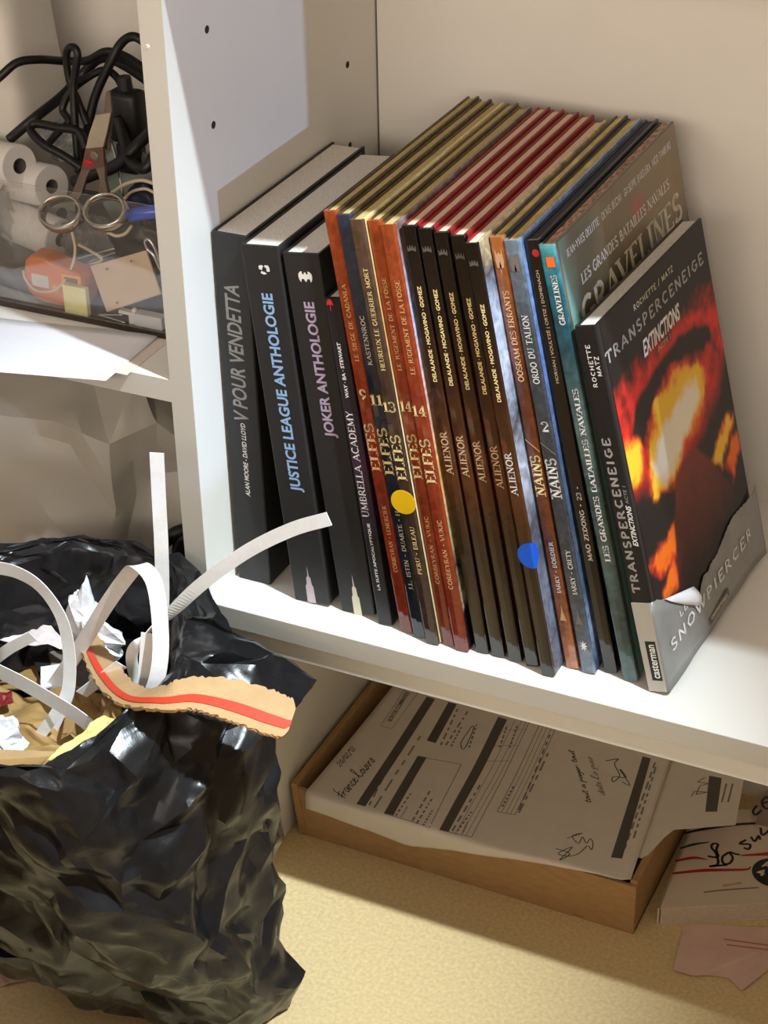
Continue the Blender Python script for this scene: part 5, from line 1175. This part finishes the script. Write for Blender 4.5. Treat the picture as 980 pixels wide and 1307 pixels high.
# scissors standing handles-down on the front panel, with steel finger rings
steel = mat('polished_steel', S(206, 200, 192), .14, .05, 100, metal=1.0); brushed = mat('brushed_taupe_steel', S(124, 108, 98), .34, .12, 90, metal=.75, stretch=(1, 1, .15)); redm = mat('red_paint_mark', S(176, 24, 34), .5, .2, 200)
scs = thing('steel_scissors', 'old steel scissors standing blades up among the cables, two shiny finger rings in front', 'scissors', tuple(at(113, 268, 1, 8.5)))
so_ = at(113, 268, 1, 8.5); A3 = lambda px, py, y: at(px, py, 1, y) - so_
for (px, py, y, rx, ry) in ((79, 273, 8.4, 1.68, 1.28), (136, 271, 8.4, 1.62, 1.3)):
    c = A3(px, py, y); e1 = unit((.93, .12, .12)); e2 = unit((-.3, .8, .72)); ring = []
    for a in np.linspace(0, 2 * math.pi, 40, endpoint=False): ring.append(c + e1 * rx * math.cos(a) + e2 * ry * math.sin(a))
    nn = unit(np.cross(e1, e2)); ring = np.array(ring); P = []
    for k in range(40):
        o_ = unit(ring[k] - c); P.append([ring[k] + o_ * .2 * math.cos(b_) + nn * .55 * math.sin(b_) for b_ in np.linspace(0, 2 * math.pi, 12, endpoint=False)])
    P = np.array(P); v = P.reshape(-1, 3); f = [[k * 12 + q, k * 12 + (q + 1) % 12, ((k + 1) % 40) * 12 + (q + 1) % 12, ((k + 1) % 40) * 12 + q] for k in range(40) for q in range(12)]
    obj('finger_ring', v, f, steel, scs, True)
def plate(name, pts, y_of, th, mt, parent, org):
    """flat metal piece cut to an outline; y_of gives its distance for a height in the picture"""
    A = [at(px, py, 1, y_of(py)) - org for px, py in pts]; n = len(A); B = [p + np.array((0, th, .15 * th)) for p in A]
    return obj(name, A + B, [list(range(n)), list(range(n, 2 * n))[::-1]] + [[(k + 1) % n, k, n + k, n + (k + 1) % n] for k in range(n)], mt, parent)
yl_ = lambda py: 9.0 + (255 - py) * .016
obj_ = so_
plate('shank', [(84, 254), (92, 246), (104, 216), (116, 214), (110, 226), (104, 248), (98, 256)], yl_, .35, brushed, scs, so_)
plate('shank', [(126, 250), (127, 228), (122, 214), (133, 205), (134, 230), (138, 250)], yl_, .35, brushed, scs, so_)
plate('joint_plate', [(103, 218), (109, 190), (131, 188), (133, 212), (118, 216)], lambda py: yl_(py) - .1, .3, mat('rosy_steel', S(116, 86, 78), .32, .15, 80, metal=.7), scs, so_)
plate('blade', [(109, 191), (114, 170), (122, 147), (141, 144), (137, 165), (131, 189)], lambda py: yl_(py) - .05, .2, mat('pale_steel', S(170, 158, 140), .4, .1, 60, metal=.4), scs, so_)
plate('blade', [(132, 150), (135, 118), (140, 116), (143, 146), (139, 192), (133, 190)], lambda py: yl_(py) + .4, .2, brushed, scs, so_)
obj('red_mark', *wad(A3(113, 209, yl_(209) - .1), .42, 2, 10, .1, (1.1, .2, .7)), redm, scs, True)
obj('pivot', *lathe([(0, .1), (.25, .1), (.35, 0), (0, 0)], A3(120, 199, yl_(199) - .12), (0, -1, .1), 16), steel, scs)

# black cables
blk_c = mat('black_rubber', S(17, 16, 17), .45, .15, 80)
CG = 'black cables tangled in the tray'
def cable(label, pts, r=.33):
    o = obj('black_cable', *tube([at(px, py, 1, y) for px, py, y in pts], r, 12, 12), blk_c, None, True); tag(o, label, 'cable', CG)
cable('black cable arching high from the left edge to the upright panel', [(-20, 115, 14.5), (0, 98, 15), (22, 80, 16), (50, 76, 17.5), (85, 78, 20), (112, 77, 20), (135, 66, 20), (160, 72, 20), (195, 95, 19)])
cable('black cable rising steeply to the highest bend at the upright panel', [(100, 240, 17), (112, 165, 17.5), (122, 122, 18), (140, 82, 18.5), (155, 55, 19), (172, 47, 19), (195, 62, 19)], .36)
cable('black cable falling from the middle towards the right', [(12, 178, 15.5), (45, 150, 16.5), (80, 122, 19.5), (105, 95, 21.4), (130, 74, 21.6), (160, 84, 21.4), (195, 108, 21)], .4)
cable('black cable making a narrow upright loop above the scissors', [(100, 220, 16), (96, 160, 16.5), (94, 110, 17), (99, 70, 17.2), (92, 60, 17.4), (85, 68, 17.6), (88, 100, 17.6), (100, 130, 17.5), (112, 160, 17)], .3)
cable('black cable curling in a wide loop over the paper rolls', [(105, 215, 15), (80, 198, 15), (58, 186, 15), (40, 168, 15.5), (45, 158, 16), (75, 163, 16), (100, 168, 16), (110, 190, 15.5)], .34)
cable('black cable dipping behind the blades of the scissors', [(60, 185, 17), (75, 168, 17), (88, 155, 17.5), (80, 138, 18), (95, 112, 18.5), (130, 90, 19), (150, 100, 19), (160, 125, 18)], .3)
cable('thick black cable running along the right side down to the blue pen', [(150, 150, 16), (160, 185, 15), (165, 205, 14), (185, 215, 13), (200, 190, 14)], .42)
cable('black cable bundle behind the joint of the scissors', [(95, 232, 14), (120, 222, 14), (150, 210, 14), (180, 180, 15), (200, 160, 15)], .5)
# black power adapter
ad = thing('power_adapter', 'black plug adapter hanging among the cables next to the upright panel', 'adapter', tuple(at(163, 145, 1, 17)))
v, f = box(-1.35, 1.35, -1.0, 1.0, -2.2, 1.9, .5); obj('body', v, f, blk_c, ad, True)
v, f = lathe([(0, 0), (.6, 0), (.5, 1.0), (0, 1.0)], (0, 0, 1.9), (0, 0, 1), 16); obj('strain_relief', v, f, blk_c, ad)
v, f = box(-.9, .9, -.85, .85, -4.6, -2.2, .25); obj('plug_neck', v, f, blk_c, ad, True)
# grey-green pouch and navy pouch behind
tl = mat('teal_grey_plastic', S(132, 146, 138), .5, .1, 30); nv = mat('navy_plastic', S(30, 38, 66), .4, .1)
o = obj('grey_pouch', *wad(at(172, 245, 1, 17.5), 2.6, 4.4, 20, .2, (1.2, .5, 1.5)), tl, None, True); tag(o, 'grey-green plastic pouch behind the rubber bands by the upright panel', 'pouch')
o = obj('navy_pouch', *wad(at(188, 272, 1, 13.5), 1.9, 6.4, 20, .2, (1.1, .5, 1.3)), nv, None, True); tag(o, 'dark navy pouch behind the blue pen', 'pouch')
o = obj('black_pouch', *wad(at(178, 310, 1, 11.2), 1.9, 9.4, 20, .25, (1.3, .5, 1.1)), blk_c, None, True); tag(o, 'black plastic pouch with glints under the blue pen', 'pouch')
o = obj('grey_film_bag', *wad(at(122, 312, 1, 12.0), 2.2, 2.7, 20, .25, (1.4, .6, 1.2)), clear_mat('grey_film', tint=(.7, .72, .75), body=.35, bodycol=(.3, .31, .33), rough=.12), None, True); tag(o, 'crinkled grey plastic bag below the finger rings of the scissors', 'plastic bag')
o = obj('grey_film_bag', *wad(at(88, 182, 1, 19), 1.7, 2.9, 20, .3, (1.4, .6, 1.1)), clear_mat('pale_film', tint=(.8, .82, .85), body=.4, bodycol=(.6, .61, .63), rough=.12), None, True); tag(o, 'pale crinkled plastic bag behind the cables above the rolls', 'plastic bag')
# blue pen
pen = thing('blue_pen', 'blue pen lying level beside the finger ring of the scissors', 'pen', tuple(at(160, 276, 1, 9.2))); p0 = at(160, 276, 1, 9.2); p1 = at(196, 270, 1, 9.0) - p0
ax = unit(p1); obj('barrel', *lathe([(0, .0), (.3, .0), (.47, .4), (.5, .9), (.5, 3.8), (0, 3.8)], (0, 0, 0), ax, 24), mat('blue_plastic', S(52, 84, 196), .25, .05), pen, True); obj('tip', *lathe([(0, -.35), (.1, -.35), (.28, 0), (0, 0)], (0, 0, 0), ax, 16), steel, pen)
# rubber bands and cords
rubm = mat('pale_rubber', S(214, 196, 164), .6, .06, 60); RBG = 'pale rubber bands in the tray'
def band_(label, pts, r=.11, closed=False): o = obj('rubber_band', *tube([at(px, py, 1, y) for px, py, y in pts], r, 8, 8, closed), rubm, None, True); tag(o, label, 'rubber band', RBG)
band_('pale rubber band arching above the blue pen', [(143, 246, 13), (160, 235, 13), (180, 230, 13), (196, 234, 13)], .15)
band_('small pale rubber band loop nested under the arching one', [(157, 256, 12.6), (168, 245, 12.6), (185, 241, 12.6), (197, 246, 12.6)], .12)
band_('pale rubber band hanging below the right finger ring', [(137, 296, 9.6), (148, 301, 9.6), (160, 298, 9.6), (168, 288, 9.8)], .13)
band_('long pale cord looping down over the orange tape measure', [(92, 296, 7.6), (96, 318, 7.2), (92, 340, 6.9), (80, 362, 6.25), (65, 372, 6.2), (45, 370, 6.2), (32, 355, 6.4), (30, 345, 6.6)], .11)
band_('pale rubber band lying flat above the tape measure', [(70, 335, 9), (85, 343, 9), (105, 340, 9), (130, 332, 9.2), (118, 322, 9.4), (100, 312, 9.4)], .12)
sil = mat('glinting_wire', S(220, 220, 222), .2, .05, metal=1.0)
for lb, pts in (('thin steel rod slanting behind the beige card', [(95, 332, 10), (130, 322, 10.4), (165, 312, 11)]), ('thin steel rod lying behind the other one', [(110, 336, 10.6), (150, 322, 11), (185, 308, 11.4)]), ('thin upright steel rod behind the scissors', [(142, 180, 16), (150, 210, 15), (157, 250, 14)])):
    o = obj('steel_rod', *tube([at(px, py, 1, y) for px, py, y in pts], .1, 8, 4), sil, None, True); tag(o, lb, 'rod', 'thin steel rods in the tray')
# orange tape measure
om = mat('orange_plastic', S(220, 122, 60), .4, .06, 40)
tc0 = at(76, 362, 1, 7.4); tp = thing('tape_measure', 'orange tape measure with a pale label behind the clear tray front', 'tape measure', (tc0[0], 7.4, BZ)); 
op = [(-2.55, 1.9), (-2.45, 1.0), (-1.9, .35), (-.9, .02), (.6, 0), (2.2, .02), (2.75, .3), (2.85, 1.2), (2.75, 2.4), (2.5, 2.9), (1.2, 3.2), (-.6, 3.75), (-1.7, 3.75), (-2.3, 3.2)]
v, f = prism(op, -.95, .95, 1)
import bmesh
def bevel_mesh(v, f, r, seg=2):
    bm = bmesh.new(); bv = [bm.verts.new(p) for p in v]
    for q in f: bm.faces.new([bv[i] for i in q])
    bmesh.ops.recalc_face_normals(bm, faces=bm.faces[:]); bm.normal_update(); bmesh.ops.bevel(bm, geom=[e for e in bm.edges if e.calc_face_angle(0) > .9], offset=r, segments=seg, profile=.5, affect='EDGES'); bm.verts.index_update()
    V = np.array([p.co[:] for p in bm.verts]); Fc = [[p.index for p in q.verts] for q in bm.faces]; bm.free(); return V, Fc
obj('case', *bevel_mesh(v, f, .28), om, tp)
obj('label', *box(-1.75, -.25, -1.0, -.96, 1.35, 2.35), mat('silver_label', S(214, 208, 200), .35, .1), tp); obj('button', *lathe([(0, .1), (.3, .1), (.38, 0), (0, 0)], (.35, -.96, 1.45), (0, -1, 0), 20), mat('amber_plastic', S(236, 164, 60), .4, .05), tp)
bp_ = obj('belt_clip', *box(1.0, 2.7, -1.05, -.96, 2.05, 2.85, .03), mat('amber_plastic', S(236, 164, 60), .4, .05), tp); obj('clip_slot', *box(1.25, 2.4, -1.08, -1.04, 2.25, 2.6), mat('grey_slot', S(110, 96, 84), .5), bp_)
obj('tape_mouth', *box(-2.62, -2.3, -.6, .6, 2.2, 2.5), mat('dark_rust', S(110, 44, 24), .5), tp)
# sticky notes
sn = thing('sticky_notes', 'small pale yellow sticky note block standing in front of the tape measure', 'notes', (at(98, 388, 1, 5.95)[0], 5.98, BZ))
for k in range(4): v, f = box(-1.0, 1.0, -.2 + .1 * k, -.105 + .1 * k, 0, 2.25); obj('note_layer', v + np.array((.01 * k, 0, 0)), f, mat('pale_yellow_paper', S(226, 220, 156), .7, .04), sn)
# beige card leaning in the corner
qc = [at(137, 398, 1, 6.1), at(206, 375, 1, 6.7), at(187, 320, 1, 8.6), at(116, 340, 1, 8.0)]
cdd = thing('beige_card', 'square beige card leaning in the tray next to the tape measure', 'card'); quad3('board', qc, mat('beige_pulp_board', S(212, 188, 160), .75, .06, 30, bump=.1), .18, cdd)
for px, py, y in ((137, 343, 7.6), (168, 333, 7.8), (150, 386, 6.3)): obj('pin_mark', *wad(at(px, py, 1, y) + np.array((0, -.08, .0)), .1, 1, 6, .1), mat('brown_pin_mark', S(140, 110, 84), .6), cdd)
# bulldog clip wire and odds and ends on the tray floor
o = obj('wire_clip', *tube([at(px, py, 1, 7.4) for px, py in ((204, 335), (198, 318), (190, 306), (185, 308), (188, 318), (196, 326), (205, 345))], .1, 8, 6), sil, None, True); tag(o, 'bent shiny wire clip by the upright panel above the beige card', 'clip')
o = obj('hair_pin', *tube([at(px, py, 1, y) for px, py, y in ((160, 412, 6.0), (140, 406, 6.0), (126, 402, 6.1), (140, 402, 6.2), (156, 402, 6.2))], .07, 8, 6), sil, None, True); tag(o, 'thin shiny hair pin on the tray floor by the sticky notes', 'pin')
wh = mat('white_plastic_small', S(224, 220, 216), .4, .04)
pg_ = thing('white_plug', 'small white plastic plug on the tray floor below the beige card', 'plug', tuple(at(172, 405, 1, 6.4)))
obj('cap', *box(-.35, .35, -.35, .35, -.9, .3, .1), wh, pg_); obj('arm', *ribbon([(-1.2, 0, .35), (0, 0, .3), (1.9, .1, -.05)], .5, (0, 1, 0), .25, 5), wh, pg_); obj('knob', *wad((.1, -.1, .62), .22, 1, 8, .05), wh, pg_, True)
er = at(190, 415, 1, 6.1); o = obj('eraser', *box(er[0] - 1.1, er[0] + 1.3, 5.8, 6.7, BZ, BZ + 1.0, .08), mat('grey_white_rubber', S(206, 206, 208), .6, .05), None); tag(o, 'grey-white rectangular eraser in the right corner of the tray', 'eraser')

# ------------------------------------------------------------------ left bay, below: pale plastic sack and a black cable
gs = thing('plastic_sack', 'big crumpled pale grey plastic sack filling the bay behind the rubbish bag', 'sack', (-22, 14, FLOOR))
def sack_pt(th, t):
    zc = [0, 3, 12, 24, 34, 40, 43.0, 43.6]; rx_ = [13, 16, 18.2, 18.6, 17.5, 15.0, 9.0, 0.05]; ry_ = [9, 11.5, 12.5, 12.2, 11.0, 8.5, 5.0, .05]
    q = t * (len(zc) - 1); k = np.arange(len(zc)); z = float(np.interp(q, k, zc))
    return np.array((float(np.interp(q, k, rx_)) * math.copysign(abs(math.cos(th)) ** .75, math.cos(th)), float(np.interp(q, k, ry_)) * math.copysign(abs(math.sin(th)) ** .75, math.sin(th)), z + 1.0 * math.cos(th + .6) * (t > .5)))
CU2, NT = 14, 10; rb = random.Random(23); V, TRI = [], []
for j in range(NT):
    for i in range(CU2):
        ju = rb.uniform(-.35, .35); t = j / (NT - 1); jt = rb.uniform(-.3, .3) / (NT - 1) if 0 < j < NT - 1 else 0
        th = 2 * math.pi * (i + ju + .5 * (j % 2)) / CU2; p = sack_pt(th, t + jt)
        am = 3.2 if 0 < j < NT - 2 else .3; V.append(p + np.array((math.cos(th), math.sin(th), .3)) * rb.uniform(-am, am * .6))
for j in range(NT - 1):
    for i in range(CU2):
        a, b_, c, d = j * CU2 + i, j * CU2 + (i + 1) % CU2, (j + 1) * CU2 + (i + 1) % CU2, (j + 1) * CU2 + i
        TRI += ([(a, b_, c), (a, c, d)] if j % 2 else [(a, b_, d), (b_, c, d)])
V = np.array(V); TRI = np.array(TRI)
for am in (.14, .09, .03): V, TRI = tri_subdiv(V, TRI, am, nr)
for _ in range(1):
    acc = np.zeros_like(V); cnt = np.zeros((len(V), 1))
    for x, y in ((0, 1), (1, 2), (2, 0)):
        np.add.at(acc, TRI[:, x], V[TRI[:, y]]); np.add.at(cnt, TRI[:, x], 1); np.add.at(acc, TRI[:, y], V[TRI[:, x]]); np.add.at(cnt, TRI[:, y], 1)
    V = V * .6 + acc / cnt * .4
V[:, 2] = np.clip(V[:, 2], .05, 46.2); V[:, 1] = np.clip(V[:, 1], -11.5, 16.2); V[:, 0] = np.minimum(V[:, 0], 20.0)
obj('film', V, TRI.tolist(), mat('pale_grey_polythene', S(186, 182, 174), .38, .06, 12, bump=.1, bscale=30), gs, True).data.set_sharp_from_angle(angle=math.radians(18))
o = obj('black_cable', *tube([at(px, py, 1, y) for px, py, y in ((262, 655, 6), (245, 672, 5), (222, 682, 4), (205, 700, 3.5), (206, 725, 3), (225, 738, 3), (250, 722, 3.5), (252, 690, 4.5), (235, 688, 4.2), (228, 705, 3.8), (240, 735, 3))], .55, 12, 10), blk_c, None, True); tag(o, 'thick black cable coiled at the upright panel behind the rubbish bag', 'cable')
